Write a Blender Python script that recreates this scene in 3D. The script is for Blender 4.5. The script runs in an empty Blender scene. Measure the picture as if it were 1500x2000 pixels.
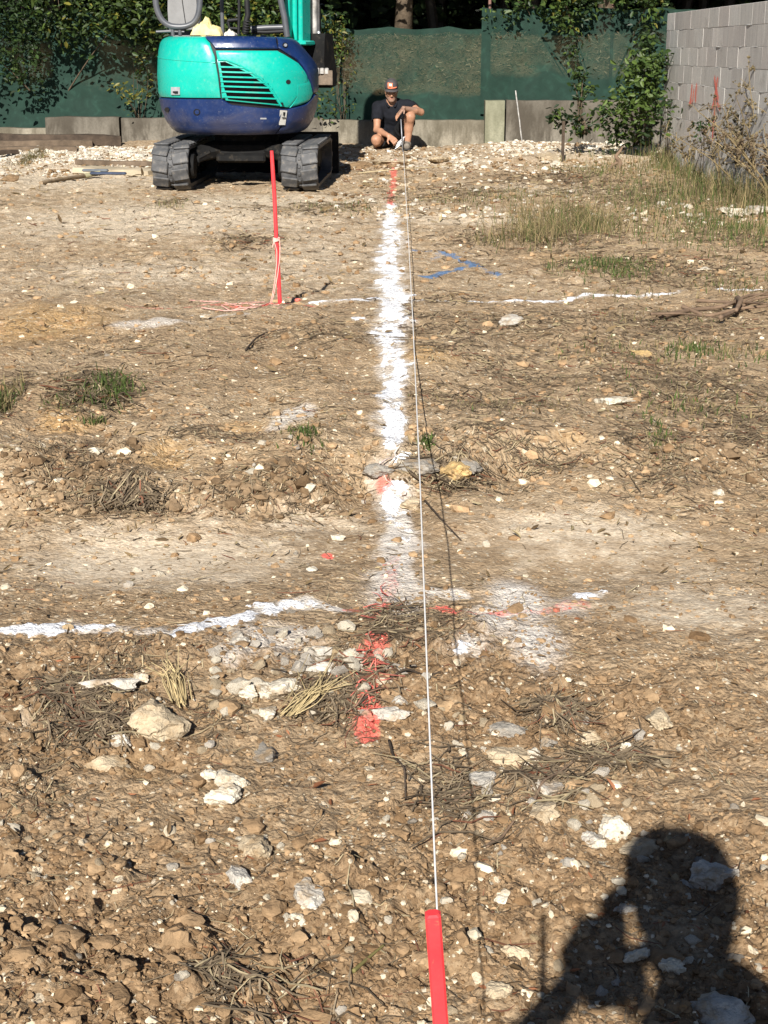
import bpy, math, random
import numpy as np
from mathutils import Vector, Matrix

random.seed(7)
RNG = np.random.default_rng(7)
C = bpy.context.scene.collection
sc = bpy.context.scene
R = math.radians

# ------------------------------------------------------------------ camera, light, exposure
CAM_H, PITCH, F = 1.35, R(17.0), 2950.0          # F: focal length for a picture 2000 units tall
cam = bpy.data.cameras.new('camera')
cam.sensor_fit = 'VERTICAL'; cam.sensor_height = 36.0; cam.lens = 36.0 * F / 2000.0
cam.clip_start = 0.02; cam.clip_end = 600
camo = bpy.data.objects.new('camera', cam); C.objects.link(camo)
camo.location = (0, 0, CAM_H); camo.rotation_euler = (R(90) - PITCH, 0, 0)
sc.camera = camo

SUN_EL, SUN_AZ = R(31.6), R(9.4)                  # shadows run away from the camera, a little to the right
SUNV = np.array([-math.sin(SUN_AZ) * math.cos(SUN_EL), -math.cos(SUN_AZ) * math.cos(SUN_EL), math.sin(SUN_EL)])
world = bpy.data.worlds.new('World'); sc.world = world; world.use_nodes = True
wn = world.node_tree
sky = wn.nodes.new('ShaderNodeTexSky'); sky.sky_type = 'NISHITA'; sky.sun_disc = False; sky.air_density = .55; sky.dust_density = .25
sky.sun_elevation = SUN_EL; sky.sun_rotation = math.atan2(SUNV[0], SUNV[1])
wn.links.new(sky.outputs['Color'], wn.nodes['Background'].inputs['Color'])
wn.nodes['Background'].inputs['Strength'].default_value = 0.05
sun = bpy.data.lights.new('sun', 'SUN'); sun.energy = 5.0; sun.angle = R(0.47); sun.color = (1.0, 0.95, 0.88)
suno = bpy.data.objects.new('sun', sun); C.objects.link(suno)
suno.rotation_euler = Vector(-SUNV).to_track_quat('-Z', 'Y').to_euler()
suno.location = (-3, -10, 12)
sc.view_settings.view_transform = 'Standard'; sc.view_settings.look = 'None'
sc.view_settings.gamma = 1.0; sc.view_settings.use_curve_mapping = False
sc.view_settings.exposure = 0.80

CP, SP = math.cos(PITCH), math.sin(PITCH)
def ray(x, y):
    u = (x - 750.0) / F; v = (1000.0 - y) / F
    return np.array([u, CP + v * SP, -SP + v * CP])
def at(x, y, Y):
    d = ray(x, y); t = Y / d[1]
    return np.array([d[0] * t, Y, CAM_H + d[2] * t])
def pxm(Y, z=0.0):
    return F / (Y * CP - (z - CAM_H) * SP)
def proj(p):
    zc = p[1] * CP - (p[2] - CAM_H) * SP; up = p[1] * SP + (p[2] - CAM_H) * CP
    return 750 + F * p[0] / zc, 1000 - F * up / zc

# ------------------------------------------------------------------ noise
_perm = np.random.default_rng(3).permutation(4096)
def _hash(ix, iy, seed):
    return _perm[(_perm[(ix + seed * 57) & 4095] + iy) & 4095]
def perlin(x, y, seed=0):
    x = np.asarray(x, float); y = np.asarray(y, float)
    ix = np.floor(x).astype(np.int64); iy = np.floor(y).astype(np.int64)
    fx = x - ix; fy = y - iy
    u = fx * fx * fx * (fx * (fx * 6 - 15) + 10); w = fy * fy * fy * (fy * (fy * 6 - 15) + 10)
    def g(ax, ay, dx, dy):
        a = _hash(ax, ay, seed) * (2 * math.pi / 4096)
        return np.cos(a) * dx + np.sin(a) * dy
    n00 = g(ix, iy, fx, fy); n10 = g(ix + 1, iy, fx - 1, fy)
    n01 = g(ix, iy + 1, fx, fy - 1); n11 = g(ix + 1, iy + 1, fx - 1, fy - 1)
    return 1.5 * ((n00 * (1 - u) + n10 * u) * (1 - w) + (n01 * (1 - u) + n11 * u) * w)
def fbm(x, y, octs, seed=0, gain=0.5):
    s = 0; a = 1.0; f = 1.0
    for o in range(octs):
        s = s + a * perlin(x * f, y * f, seed + o); a *= gain; f *= 2.03
    return s
def worley(x, y, seed=0):
    x = np.asarray(x, float); y = np.asarray(y, float)
    ix = np.floor(x).astype(np.int64); iy = np.floor(y).astype(np.int64)
    best = np.full(x.shape, 9.0); val = np.zeros(x.shape)
    for dx in (-1, 0, 1):
        for dy in (-1, 0, 1):
            cx = ix + dx; cy = iy + dy
            h1 = _hash(cx, cy, seed) / 4096.0; h2 = _hash(cx, cy, seed + 11) / 4096.0
            d = np.hypot(cx + h1 - x, cy + h2 - y)
            m = d < best
            best = np.where(m, d, best); val = np.where(m, _hash(cx, cy, seed + 23) / 4096.0, val)
    return best, val
def sstep(a, b, x):
    t = np.clip((np.asarray(x, float) - a) / (b - a), 0, 1); return t * t * (3 - 2 * t)

# ------------------------------------------------------------------ mesh builder
class MB:
    def __init__(s): s.v = []; s.f = []; s.c = []; s.n = 0
    def add(s, v, f, c=None):
        v = np.asarray(v, float).reshape(-1, 3)
        if isinstance(f, np.ndarray): s.f.append(f + s.n)
        else:
            by = {}
            for q in f: by.setdefault(len(q), []).append(q)
            for q in by.values(): s.f.append(np.array(q, np.int64) + s.n)
        if c is None: c = (1, 1, 1)
        c = np.asarray(c, float)
        if c.ndim == 1: c = np.tile(c[:3], (len(v), 1))
        s.v.append(v); s.c.append(c); s.n += len(v)
        return s
    def box(s, c, size, rot=None, col=None):
        x, y, z = np.array(size) / 2.0
        v = np.array([[-x,-y,-z],[x,-y,-z],[x,y,-z],[-x,y,-z],[-x,-y,z],[x,-y,z],[x,y,z],[-x,y,z]])
        if rot is not None: v = v @ np.array(rot).T
        return s.add(v + np.array(c), [(0,3,2,1),(4,5,6,7),(0,1,5,4),(1,2,6,5),(2,3,7,6),(3,0,4,7)], col)
    def bbox(s, c, size, bev=0.01, rot=None, col=None):
        hx, hy, hz = np.array(size) / 2.0; b = min(bev, hx * .9, hy * .9, hz * .9)
        ring = lambda X, Y, z: [[-X,-Y,z],[X,-Y,z],[X,Y,z],[-X,Y,z]]
        def oct_(X, Y, z):
            return [[-X+b,-Y,z],[X-b,-Y,z],[X,-Y+b,z],[X,Y-b,z],[X-b,Y,z],[-X+b,Y,z],[-X,Y-b,z],[-X,-Y+b,z]]
        v = oct_(hx-b, hy-b, -hz) + oct_(hx, hy, -hz+b) + oct_(hx, hy, hz-b) + oct_(hx-b, hy-b, hz)
        f = [tuple(range(7, -1, -1)), tuple(range(24, 32))]
        for k in range(3):
            for i in range(8):
                j = (i + 1) % 8; f.append((k*8+i, k*8+j, k*8+8+j, k*8+8+i))
        v = np.array(v)
        if rot is not None: v = v @ np.array(rot).T
        return s.add(v + np.array(c), f, col)
    def tube(s, pts, rad, sides=8, col=None, cap=True):
        P = np.asarray(pts, float); n = len(P)
        rad = np.full(n, rad) if np.isscalar(rad) else np.asarray(rad, float)
        T = np.gradient(P, axis=0); T /= np.linalg.norm(T, axis=1)[:, None] + 1e-12
        up = np.array([0, 0, 1.0]) if abs(T[0][2]) < .9 else np.array([1.0, 0, 0])
        N = np.cross(T, up); N /= np.linalg.norm(N, axis=1)[:, None] + 1e-12
        for i in range(1, n):
            if N[i] @ N[i-1] < 0: N[i] = -N[i]
        B = np.cross(T, N)
        a = np.arange(sides) * 2 * math.pi / sides
        v = P[:, None] + rad[:, None, None] * (np.cos(a)[None, :, None] * N[:, None] + np.sin(a)[None, :, None] * B[:, None])
        f = [(i*sides+j, i*sides+(j+1) % sides, (i+1)*sides+(j+1) % sides, (i+1)*sides+j) for i in range(n-1) for j in range(sides)]
        if cap: f += [tuple(range(sides-1, -1, -1)), tuple((n-1)*sides + j for j in range(sides))]
        return s.add(v.reshape(-1, 3), f, col)
    def prism(s, poly, d0, d1, fn, col=None):
        n = len(poly)
        v = [fn(p, d0) for p in poly] + [fn(p, d1) for p in poly]
        f = [tuple(range(n-1, -1, -1)), tuple(range(n, 2*n))] + [(i, (i+1) % n, n+(i+1) % n, n+i) for i in range(n)]
        return s.add(v, f, col)
    def grid(s, P, col=None, flip=False):
        P = np.asarray(P, float); a, b = P.shape[:2]
        i = np.arange(a*b).reshape(a, b)
        q = np.stack([i[:-1, :-1], i[:-1, 1:], i[1:, 1:], i[1:, :-1]], -1).reshape(-1, 4)
        if flip: q = q[:, ::-1]
        return s.add(P.reshape(-1, 3), q, None if col is None else (np.asarray(col).reshape(-1, 3) if np.ndim(col) > 1 else col))
    def mesh(s, name, origin=(0, 0, 0), smooth=False):
        V = np.concatenate(s.v) - np.asarray(origin, float); Cc = np.concatenate(s.c)
        me = bpy.data.meshes.new(name)
        me.vertices.add(len(V)); me.vertices.foreach_set('co', V.astype(np.float32).ravel())
        tot = np.concatenate([np.full(len(f), f.shape[1], np.int32) for f in s.f])
        idx = np.concatenate([f.ravel() for f in s.f]).astype(np.int32)
        me.loops.add(len(idx)); me.loops.foreach_set('vertex_index', idx)
        me.polygons.add(len(tot))
        me.polygons.foreach_set('loop_start', np.concatenate([[0], np.cumsum(tot)[:-1]]).astype(np.int32))
        me.polygons.foreach_set('loop_total', tot)
        me.polygons.foreach_set('use_smooth', np.full(len(tot), bool(smooth)))
        me.update(calc_edges=True); me.validate()
        ca = me.color_attributes.new('Col', 'FLOAT_COLOR', 'POINT')
        ca.data.foreach_set('color', np.concatenate([Cc, np.ones((len(Cc), 1))], 1).astype(np.float32).ravel())
        return me
    def build(s, name, mat, parent=None, smooth=False, kind=None, label=None, autos=None, loc=None):
        org = np.array(loc if loc is not None else (0, 0, 0), float)
        if parent is not None: org = np.array(ORIGIN[parent.name])
        me = s.mesh(name, org, smooth)
        me.materials.append(mat)
        o = bpy.data.objects.new(name, me); C.objects.link(o)
        if parent is not None: o.parent = parent; ORIGIN[o.name] = tuple(org)
        else: o.location = org; ORIGIN[o.name] = tuple(org)
        if kind: o['kind'] = kind
        if label: o['label'] = label
        if autos: me.set_sharp_from_angle(angle=R(autos))
        return o
ORIGIN = {}
def thing(name, label, cat, loc, group=None):
    o = bpy.data.objects.new(name, None); C.objects.link(o); o.location = loc; o.empty_display_size = .2
    o['label'] = label; o['category'] = cat
    if group: o['group'] = group
    ORIGIN[o.name] = tuple(loc); return o
def tag(o, label, cat, group=None):
    o['label'] = label; o['category'] = cat
    if group: o['group'] = group
    return o
def rotz(a): return np.array([[math.cos(a), -math.sin(a), 0], [math.sin(a), math.cos(a), 0], [0, 0, 1]])
def rotx(a): return np.array([[1, 0, 0], [0, math.cos(a), -math.sin(a)], [0, math.sin(a), math.cos(a)]])
def roty(a): return np.array([[math.cos(a), 0, math.sin(a)], [0, 1, 0], [-math.sin(a), 0, math.cos(a)]])

# ------------------------------------------------------------------ materials
class NT:
    def __init__(s, name, rnd=False):
        s.m = bpy.data.materials.new(name); s.m.use_nodes = True; s.t = s.m.node_tree
        s.bsdf = s.t.nodes['Principled BSDF']; s.out = s.t.nodes['Material Output']
        s.obj = s.t.nodes.new('ShaderNodeTexCoord').outputs['Object']
        if rnd:                                       # every copy gets its own piece of the pattern
            oi = s.t.nodes.new('ShaderNodeObjectInfo'); sc_ = s.t.nodes.new('ShaderNodeVectorMath'); sc_.operation = 'MULTIPLY_ADD'
            cx = s.t.nodes.new('ShaderNodeCombineXYZ'); cx.inputs[0].default_value = 37; cx.inputs[1].default_value = 53; cx.inputs[2].default_value = 71
            s.t.links.new(oi.outputs['Random'], sc_.inputs[0]); s.t.links.new(cx.outputs[0], sc_.inputs[1]); s.t.links.new(s.obj, sc_.inputs[2])
            s.obj = sc_.outputs[0]
    def n(s, typ, **kw):
        x = s.t.nodes.new(typ)
        for k, v in kw.items(): setattr(x, k, v)
        return x
    def set(s, sock, v):
        if hasattr(v, 'links') or isinstance(v, bpy.types.NodeSocket): s.t.links.new(v, sock)
        else: sock.default_value = v
    def noise(s, scale, detail=4, rough=.55, dist=0, vec=None):
        x = s.n('ShaderNodeTexNoise'); s.set(x.inputs['Vector'], vec or s.obj)
        x.inputs['Scale'].default_value = scale; x.inputs['Detail'].default_value = detail
        x.inputs['Roughness'].default_value = rough; x.inputs['Distortion'].default_value = dist
        return x.outputs['Fac']
    def vor(s, scale, out='Distance', feature='F1', vec=None):
        x = s.n('ShaderNodeTexVoronoi', feature=feature); s.set(x.inputs['Vector'], vec or s.obj)
        x.inputs['Scale'].default_value = scale; return x.outputs[out]
    def ramp(s, fac, stops):
        x = s.n('ShaderNodeValToRGB'); s.set(x.inputs['Fac'], fac); e = x.color_ramp.elements
        while len(e) < len(stops): e.new(.5)
        for el, (p, c) in zip(e, stops):
            el.position = p; el.color = (c, c, c, 1) if np.isscalar(c) else (*c, 1)
        return x.outputs['Color']
    def mix(s, fac, a, b, mode='MIX'):
        x = s.n('ShaderNodeMix', data_type='RGBA', blend_type=mode)
        s.set(x.inputs[0], fac)
        for k, v in ((6, a), (7, b)): s.set(x.inputs[k], (*v, 1) if isinstance(v, tuple) and len(v) == 3 else v)
        return x.outputs[2]
    def math(s, op, a, b=0.0, c=None, clamp=False):
        x = s.n('ShaderNodeMath', operation=op, use_clamp=clamp); s.set(x.inputs[0], a); s.set(x.inputs[1], b)
        if c is not None: s.set(x.inputs[2], c)
        return x.outputs[0]
    def mapr(s, v, a, b, c=0., d=1.):
        x = s.n('ShaderNodeMapRange', interpolation_type='SMOOTHSTEP'); s.set(x.inputs[0], v)
        for i, q in zip((1, 2, 3, 4), (a, b, c, d)): x.inputs[i].default_value = q
        return x.outputs[0]
    def attr(s, name):
        x = s.n('ShaderNodeAttribute', attribute_name=name); return x.outputs['Color']
    def sep(s, col):
        x = s.n('ShaderNodeSeparateColor'); s.set(x.inputs[0], col); return x.outputs
    def bump(s, h, strength=.4, dist=.01, prev=None):
        x = s.n('ShaderNodeBump'); s.set(x.inputs['Height'], h)
        s.set(x.inputs['Strength'], strength); x.inputs['Distance'].default_value = dist
        if prev is not None: s.set(x.inputs['Normal'], prev)
        return x.outputs['Normal']
    def fin(s, col=None, rough=None, normal=None, metal=None, spec=None):
        b = s.bsdf
        if col is not None: s.set(b.inputs['Base Color'], (*col, 1) if isinstance(col, tuple) and len(col) == 3 else col)
        if rough is not None: s.set(b.inputs['Roughness'], rough)
        if normal is not None: s.set(b.inputs['Normal'], normal)
        if metal is not None: s.set(b.inputs['Metallic'], metal)
        if spec is not None: s.set(b.inputs['Specular IOR Level'], spec)
        return s.m

def m_plain(name, c, rough=.7, var=.25, scale=6, bump=0., bscale=60, metal=0, spec=.3, dust=0.):
    t = NT(name)
    n = t.noise(scale, 5)
    lo = tuple(x * (1 - var) for x in c); hi = tuple(min(1, x * (1 + var)) for x in c)
    col = t.ramp(n, [(.3, lo), (.7, hi)])
    if dust:
        d = t.mapr(t.noise(scale * 1.7, 6, .65), .52, .75, 0, dust)
        col = t.mix(d, col, (.36, .29, .2))
    nm = t.bump(t.noise(bscale, 4), bump, .01) if bump else None
    return t.fin(col, rough, nm, metal, spec)
def m_col(name, rough=.8, nscale=30, var=.3, bump=0, transl=0, spec=.2):
    t = NT(name)
    n = t.noise(nscale, 3)
    g = t.ramp(n, [(.25, 1 - var), (.75, 1 + var)])
    col = t.mix(1.0, t.attr('Col'), g, 'MULTIPLY')
    nm = t.bump(t.noise(nscale * 3, 4), bump, .005) if bump else None
    m = t.fin(col, rough, nm, None, spec)
    if transl:
        tr = t.n('ShaderNodeBsdfTranslucent'); t.set(tr.inputs['Color'], t.mix(1.0, col, (1.0, 1.1, .5), 'MULTIPLY'))
        mx = t.n('ShaderNodeMixShader'); mx.inputs[0].default_value = transl
        t.t.links.new(t.bsdf.outputs[0], mx.inputs[1]); t.t.links.new(tr.outputs[0], mx.inputs[2])
        t.t.links.new(mx.outputs[0], t.out.inputs[0])
    return m

# ------------------------------------------------------------------ the ground: relief
def macro(x, y):
    x = np.asarray(x, float); y = np.asarray(y, float)
    z = .035 * fbm(x * .45, y * .45, 3, 5) + .012 * fbm(x * 1.7, y * 1.7, 2, 9)
    z = z * sstep(.3, 2.0, y + 1)
    edge = 4.75 + .18 * perlin(x * 1.3, y * 0, 21) + .10 * x
    z = z + (.125 + .04 * perlin(x * 2.6, y * 1.5, 61)) * sstep(-.22, .16, y - edge + .12 * perlin(x * 4, y * 3, 62)) * (1 - sstep(7, 9.5, y)) * (1 - .5 * sstep(.3, 1.6, x))      # low bank
    z = z - .03 * np.exp(-((y - 4.1) / .38) ** 2)                                                           # wheel track
    z = z + .035 * np.exp(-((y - 3.15 - .1 * x) / .28) ** 2) * (1 - .6 * sstep(.3, .9, x))                   # stony ridge
    z = z + .022 * fbm(x * 4.5, y * 4.5, 3, 65) * np.exp(-((y - 4.75) / .45) ** 2) * (1 - .6 * sstep(.3, 1.2, x))
    z = z - .02 * np.exp(-((y - 12.2) / .8) ** 2)
    rise = sstep(17.6, 21.0, y) * (.12 + .03 * perlin(x * .9, y * .9, 31))
    return z + rise * (1 - sstep(30, 60, y)) + .07 * np.exp(-((y - 19.2 - .2 * perlin(x * .7, 0 * x, 8)) / .45) ** 2) * sstep(-4.8, -3.5, x) * sstep(-2.2, -3.2, x) \
           + .08 * np.exp(-((y - 19.0) / .35) ** 2) * sstep(.9, 1.6, x)
def gz(x, y): return float(macro(np.array([x]), np.array([y]))[0])
def G(x, y, lift=0.0):
    """the point of the ground seen at (x, y) of the photograph"""
    d = ray(x, y); z = 0.0
    for _ in range(9):
        t = (z - CAM_H) / d[2]; t = min(max(t, .5), 60)
        z = .5 * z + .5 * gz(d[0] * t, d[1] * t)
    t = (z - CAM_H) / d[2]
    return np.array([d[0] * t, d[1] * t, gz(d[0] * t, d[1] * t) + lift])

# rows and columns of the sheet: fine near the path, coarse towards the horizon
K = .0026
ys = [1.15]
while ys[-1] < 22.5: ys.append(ys[-1] * (1 + K))
for q in np.geomspace(23.5, 400, 16): ys.append(q)
ys = np.array(ys)
ss = np.arange(-.385, .3851, K)
ext = .385 + np.geomspace(.01, 40, 26)
ss = np.concatenate([-ext[::-1], ss, ext])
GX = ss[None, :] * ys[:, None]; GY = np.repeat(ys[:, None], len(ss), 1)

def g_ellipse(x, y, rx, ry):
    c = G(x, y); a = G(x + rx, y); u = G(x, y - ry); d = G(x, y + ry)
    return c, max(abs(a[0] - c[0]), .004), max(abs(u[1] - d[1]) / 2, .006)
def blobs(lst, wob=.35):
    m = np.zeros(GX.shape)
    wx = GX + .0; wy = GY + .0
    for (x, y, rx, ry, s) in lst:
        c, ax, ay = g_ellipse(x, y, rx, ry)
        d = ((wx - c[0]) / ax) ** 2 + ((wy - c[1]) / ay) ** 2
        m = np.maximum(m, s * np.exp(-d * .9))
    return m
def strokes(lst, ws=1.0):
    """lst of polylines of (x, y, half width, strength) seen in the photograph, laid on the ground"""
    m = np.zeros(GX.shape)
    for pl in lst:
        pts = [(G(p[0], p[1]), p[2], p[3]) for p in pl]
        for (a, wa, sa), (b, wb, sb) in zip(pts[:-1], pts[1:]):
            wa_ = ws * wa / pxm(a[1]); wb_ = ws * wb / pxm(b[1])
            ab = b[:2] - a[:2]; L = ab @ ab + 1e-9
            lo = min(a[1], b[1]) - 2.5 * max(wa_, wb_) - .05; hi = max(a[1], b[1]) + 2.5 * max(wa_, wb_) + .05
            i0, i1 = np.searchsorted(ys, [lo, hi])
            if i1 <= i0: continue
            X = GX[i0:i1]; Y = GY[i0:i1]
            t = np.clip(((X - a[0]) * ab[0] + (Y - a[1]) * ab[1]) / L, 0, 1)
            d = np.hypot(X - a[0] - t * ab[0], Y - a[1] - t * ab[1])
            w = wa_ + (wb_ - wa_) * t; w = np.where(w < .03, w * 1.4 + .011, w * .84); s_ = sa + (sb - sa) * t
            q_w = 1 + .55 * np.clip(fbm(X * 5.5, Y * 3.6, 3, 150, .6), -1, 1) + .2 * perlin(X * 22, Y * 17, 155)
            m[i0:i1] = np.maximum(m[i0:i1], s_ * (1 - sstep(.45, 1.5, d / (w * np.clip(q_w, .62, 2)))))
    return m

LIME = [
 [(766,400,14,.8),(764,430,22,.95),(764,470,27,.9),(756,520,30,.95),(768,575,30,1),(768,590,30,1),(764,640,33,.95),(762,700,33,1),(770,740,30,1),(768,780,34,1),(770,820,32,1),(768,862,27,.95),(762,885,16,.6)],
 [(742,915,32,.75),(735,940,25,.6)], [(768,965,30,.95),(770,985,38,1),(778,1000,34,.85),(782,1030,34,.70),(780,1060,36,.62)],
 [(612,591,4,.9),(660,589,5,.95),(700,589,6,1),(750,586,9,1),(800,580,9,1)], [(800,589,4,.85),(870,592,5,.75),(965,590,4,.72)],
 [(965,590,4,.9),(1010,589,5,.95),(1060,591,7,1),(1085,590,9,1),(1115,585,8,1),(1150,578,5,.9)], [(1165,580,4,.85),(1240,577,5,.9),(1290,575,5,.95),(1335,571,4,.8)],
 [(1400,569,3,.6),(1480,566,5,.85),(1580,563,5,.8)],
 [(-40,1242,27,1),(30,1238,27,1),(80,1232,20,1),(140,1228,15,.95),(185,1226,10,.85),(215,1222,7,.4)],
 [(335,1244,8,.7),(370,1236,15,.95),(425,1220,20,1),(470,1214,17,1),(500,1198,20,1),(520,1187,20,1),(560,1182,13,.95),(615,1180,8,.8)],
 [(905,1270,14,.7),(930,1268,14,.68)], [(1140,1170,8,.75),(1175,1158,6,.9)],
 [(385,622,16,.8),(415,620,16,.7)], [(700,622,8,.9),(712,628,7,.7)], [(752,350,5,.8),(754,358,4,.7)],
]
DUST = [  # thin powder drifted round the lines
 [(780,1000,44,.6),(780,1060,52,.62),(776,1110,58,.58),(772,1160,66,.55),(765,1195,60,.45)], [(785,1090,26,.8),(770,1120,20,.7)], [(615,1180,20,.7),(660,1195,28,.66),(720,1205,34,.6)],
 [(570,1240,60,.5),(490,1262,70,.58),(440,1290,46,.45)], [(640,1240,60,.4)], [(440,620,26,.6),(475,616,18,.5)], [(330,628,40,.5),(240,634,40,.46)], [(480,735,22,.55)], [(590,800,46,.55),(545,830,40,.5)], [(330,760,14,.5)], [(840,1150,24,.6),(905,1160,30,.55)], [(185,1226,20,.6),(260,1232,26,.45),(330,1240,20,.6)],
]
RED = [
 [(500,604,7,.65),(540,600,9,1.1),(560,598,13,1.3),(590,597,12,1.3),(614,599,7,1)], [(250,600,5,.5),(380,600,7,.55),(470,602,9,.6),(520,598,9,.7)], [(555,585,12,.5),(590,586,14,.5)],
 [(772,312,5,.55),(771,335,4,.7),(766,375,5,.6),(762,402,4,.7)],
 [(770,1090,8,.42),(764,1130,10,.44),(756,1175,10,.44),(742,1195,7,.6),(738,1225,8,.55)],
 [(740,1255,10,.66),(726,1300,11,.62),(722,1335,11,.72),(716,1385,12,.85),(718,1440,13,.7)], [(690,1325,10,.9),(700,1335,9,.7)], [(680,1195,12,.5),(730,1195,14,.5)],
 [(868,1192,8,.8),(880,1200,8,.7),(925,1204,10,.62),(1000,1200,12,.46),(1060,1198,12,.46),(1130,1184,12,.46)], [(637,1088,5,1),(641,1089,5,1)], [(745,915,6,.5),(752,945,8,.7)],
]
BLUE = [[(812,492,6,.8),(850,494,5,.85),(890,503,7,.95),(930,520,8,1)], [(930,520,5,1),(880,530,7,.95),(835,541,8,1),(812,538,5,.9)], [(935,524,4,.5),(975,538,4,.9)], [(905,492,4,.6),(925,497,4,.6)], [(855,500,4,.6),(842,512,4,.5)]]
LITTER = [  # dark dead grass and twigs, flattened on the dirt
 (185,765,80,38,1),(-5,805,40,60,1),(485,474,62,16,.8),(1320,760,220,46,.9),(960,795,150,22,.85),(1290,880,100,60,.8),(255,985,80,32,.9),(170,1385,110,60,1),(120,1430,60,40,.8),
 (880,935,80,34,.8),(1000,640,260,24,.75),(1300,640,220,30,.8),(930,690,90,22,.6),(1000,740,60,16,.7),(1200,690,70,18,.6),(1460,850,80,60,.7),(640,1370,80,50,.8),(430,1400,60,40,.6),
 (1080,1410,60,28,.8),(1190,1490,80,32,.7),(870,1230,60,60,.5),(330,400,40,9,.6),(900,380,160,14,.7),(1100,350,160,14,.7),(1250,380,200,40,.8),(1230,520,120,26,.8),(1350,540,180,34,.7),
 (850,590,110,10,.6),(620,408,120,10,.6),(660,650,160,16,.5),(420,850,90,14,.6),(600,855,50,14,.6),(530,960,110,46,.55),(160,920,110,56,.55),(60,1560,80,60,.5),(250,1290,80,34,.7),
 (900,470,60,14,.5),(1100,470,170,26,.8),(1450,470,80,30,.7),(960,840,120,20,.4),(230,690,70,14,.3),(560,330,200,10,.4),(1040,900,110,40,.4),(700,1290,90,60,.5),(930,1560,120,80,.35)]
OCHRE = [(90,640,170,46,.9),(330,900,70,46,.8),(130,830,70,24,.9),(470,840,60,18,.7),(820,690,110,18,.8),(1080,510,110,18,.6),(380,930,70,28,.5),(240,480,200,46,.5),(1000,440,160,14,.6),(640,560,100,40,.4),(1130,850,90,24,.5),(430,1400,70,40,.6),(300,1520,150,60,.5)]
PALE = [(300,1095,280,70,.75),(1150,1040,250,60,.6),(1350,1170,200,80,.55),(130,345,240,22,.9),(330,430,300,34,.6),(60,1420,60,40,.6),(600,1020,160,40,.6),(120,310,260,16,1),(560,395,260,12,.6),(1080,375,160,9,.8),(900,430,130,12,.6),(1350,330,120,10,.5),(1180,300,200,14,.7),(850,315,120,14,.5),(300,530,240,24,.4),(1250,1050,300,80,.3),(230,330,120,14,.9),(600,500,130,60,.3)]
CLOD = [(530,950,130,50,1),(160,920,110,60,.8),(200,1275,110,40,1),(60,1300,80,40,.8),(1400,890,120,40,.5),(750,1215,60,50,.6)]

near = 1 - sstep(3.05, 3.65, GY - .14 * GX + .14 * perlin(GX * 2, GY * 2, 77))
right_smooth = sstep(.45, .85, GX + .1 * (GY - 2.6)) * sstep(2.0, 2.5, GY)
_pat = sstep(-.55, .35, fbm(GX * 1.7, GY * 2.1, 3, 140, .6))
clod = np.maximum(blobs(CLOD), (.3 + .7 * _pat) * near * (1 - .75 * right_smooth))
_rag = .65 * fbm(GX * 12, GY * 2.6, 3, 120, .6) + .65 * fbm(GX * 15, GY * 13, 4, 130, .66) - .06
lime = strokes(LIME); dust = np.maximum(np.maximum(.50 * strokes(LIME, 1.4), strokes(DUST)), blobs([(1010,1175,58,46,.85),(970,1215,60,40,.62),(1045,1255,58,46,.72),(1040,1275,26,16,.5),(1110,1190,50,26,.45),(925,1262,40,26,.55),(770,1150,70,60,.5),(520,1255,120,40,.5)])); lime = np.where(lime > .03, np.clip(lime + _rag * np.minimum(1, lime * 2.2) * (1.15 - .55 * lime), 0, 1.05), 0); red = strokes(RED); blue = .82 * strokes(BLUE)
litter = blobs(LITTER); ochre = blobs(OCHRE); pale = blobs(PALE)
SMOOTH = [(330,1100,330,60,1),(640,1060,120,60,.8),(1120,1070,330,75,1),(1330,1190,260,60,.8),(1010,870,130,36,.7),(120,1360,110,60,.6)]
smooth_m = blobs(SMOOTH)
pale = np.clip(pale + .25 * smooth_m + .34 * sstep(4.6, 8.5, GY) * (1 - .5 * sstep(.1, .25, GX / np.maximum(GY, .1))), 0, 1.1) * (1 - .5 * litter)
GZ = macro(GX, GY)
fine = slice(0, np.searchsorted(ys, 22.6))
X, Y = GX[fine], GY[fine]
lod = 1 - sstep(3, 9, Y)
wx = X + .012 * perlin(X * 30, Y * 30, 50); wy = Y + .012 * perlin(X * 30, Y * 30, 51)
f1, v1 = worley(wx * 22, wy * 22, 4); f2, v2 = worley(wx * 48, wy * 48, 6); f3, v3 = worley(wx * 9, wy * 9, 2)
b1 = np.clip(1 - f1 * 1.25, 0, 1) * v1; b2 = np.clip(1 - f2 * 1.25, 0, 1) * v2; b3 = np.clip(1 - f3 * 1.3, 0, 1) * np.clip(v3 * 2 - 1, 0, 1)
n_f = fbm(X * 14, Y * 14, 4, 60, .6); n_g = fbm(X * 4, Y * 4, 3, 70, .6)
c_ = clod[fine]
micro = (.004 + .022 * c_) * b1 + (.003 + .012 * c_) * b2 + .024 * b3 * c_ + (.0045 + .006 * c_) * n_f + (.010 + .008 * c_) * n_g
li_ = sstep(.42, .7, lime[fine] + .25 * n_f)
flat = np.clip(1 - .55 * li_, 0, 1) * (1 - .75 * smooth_m[fine])
GZ[fine] += micro * flat * (1 + .9 * sstep(5, 12, Y)) + li_ * (.006 + .004 * fbm(X * 25, Y * 25, 2, 90)) * (lime[fine] > .75)
GZ[fine] += .012 * litter[fine] * (.5 + n_f)

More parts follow.
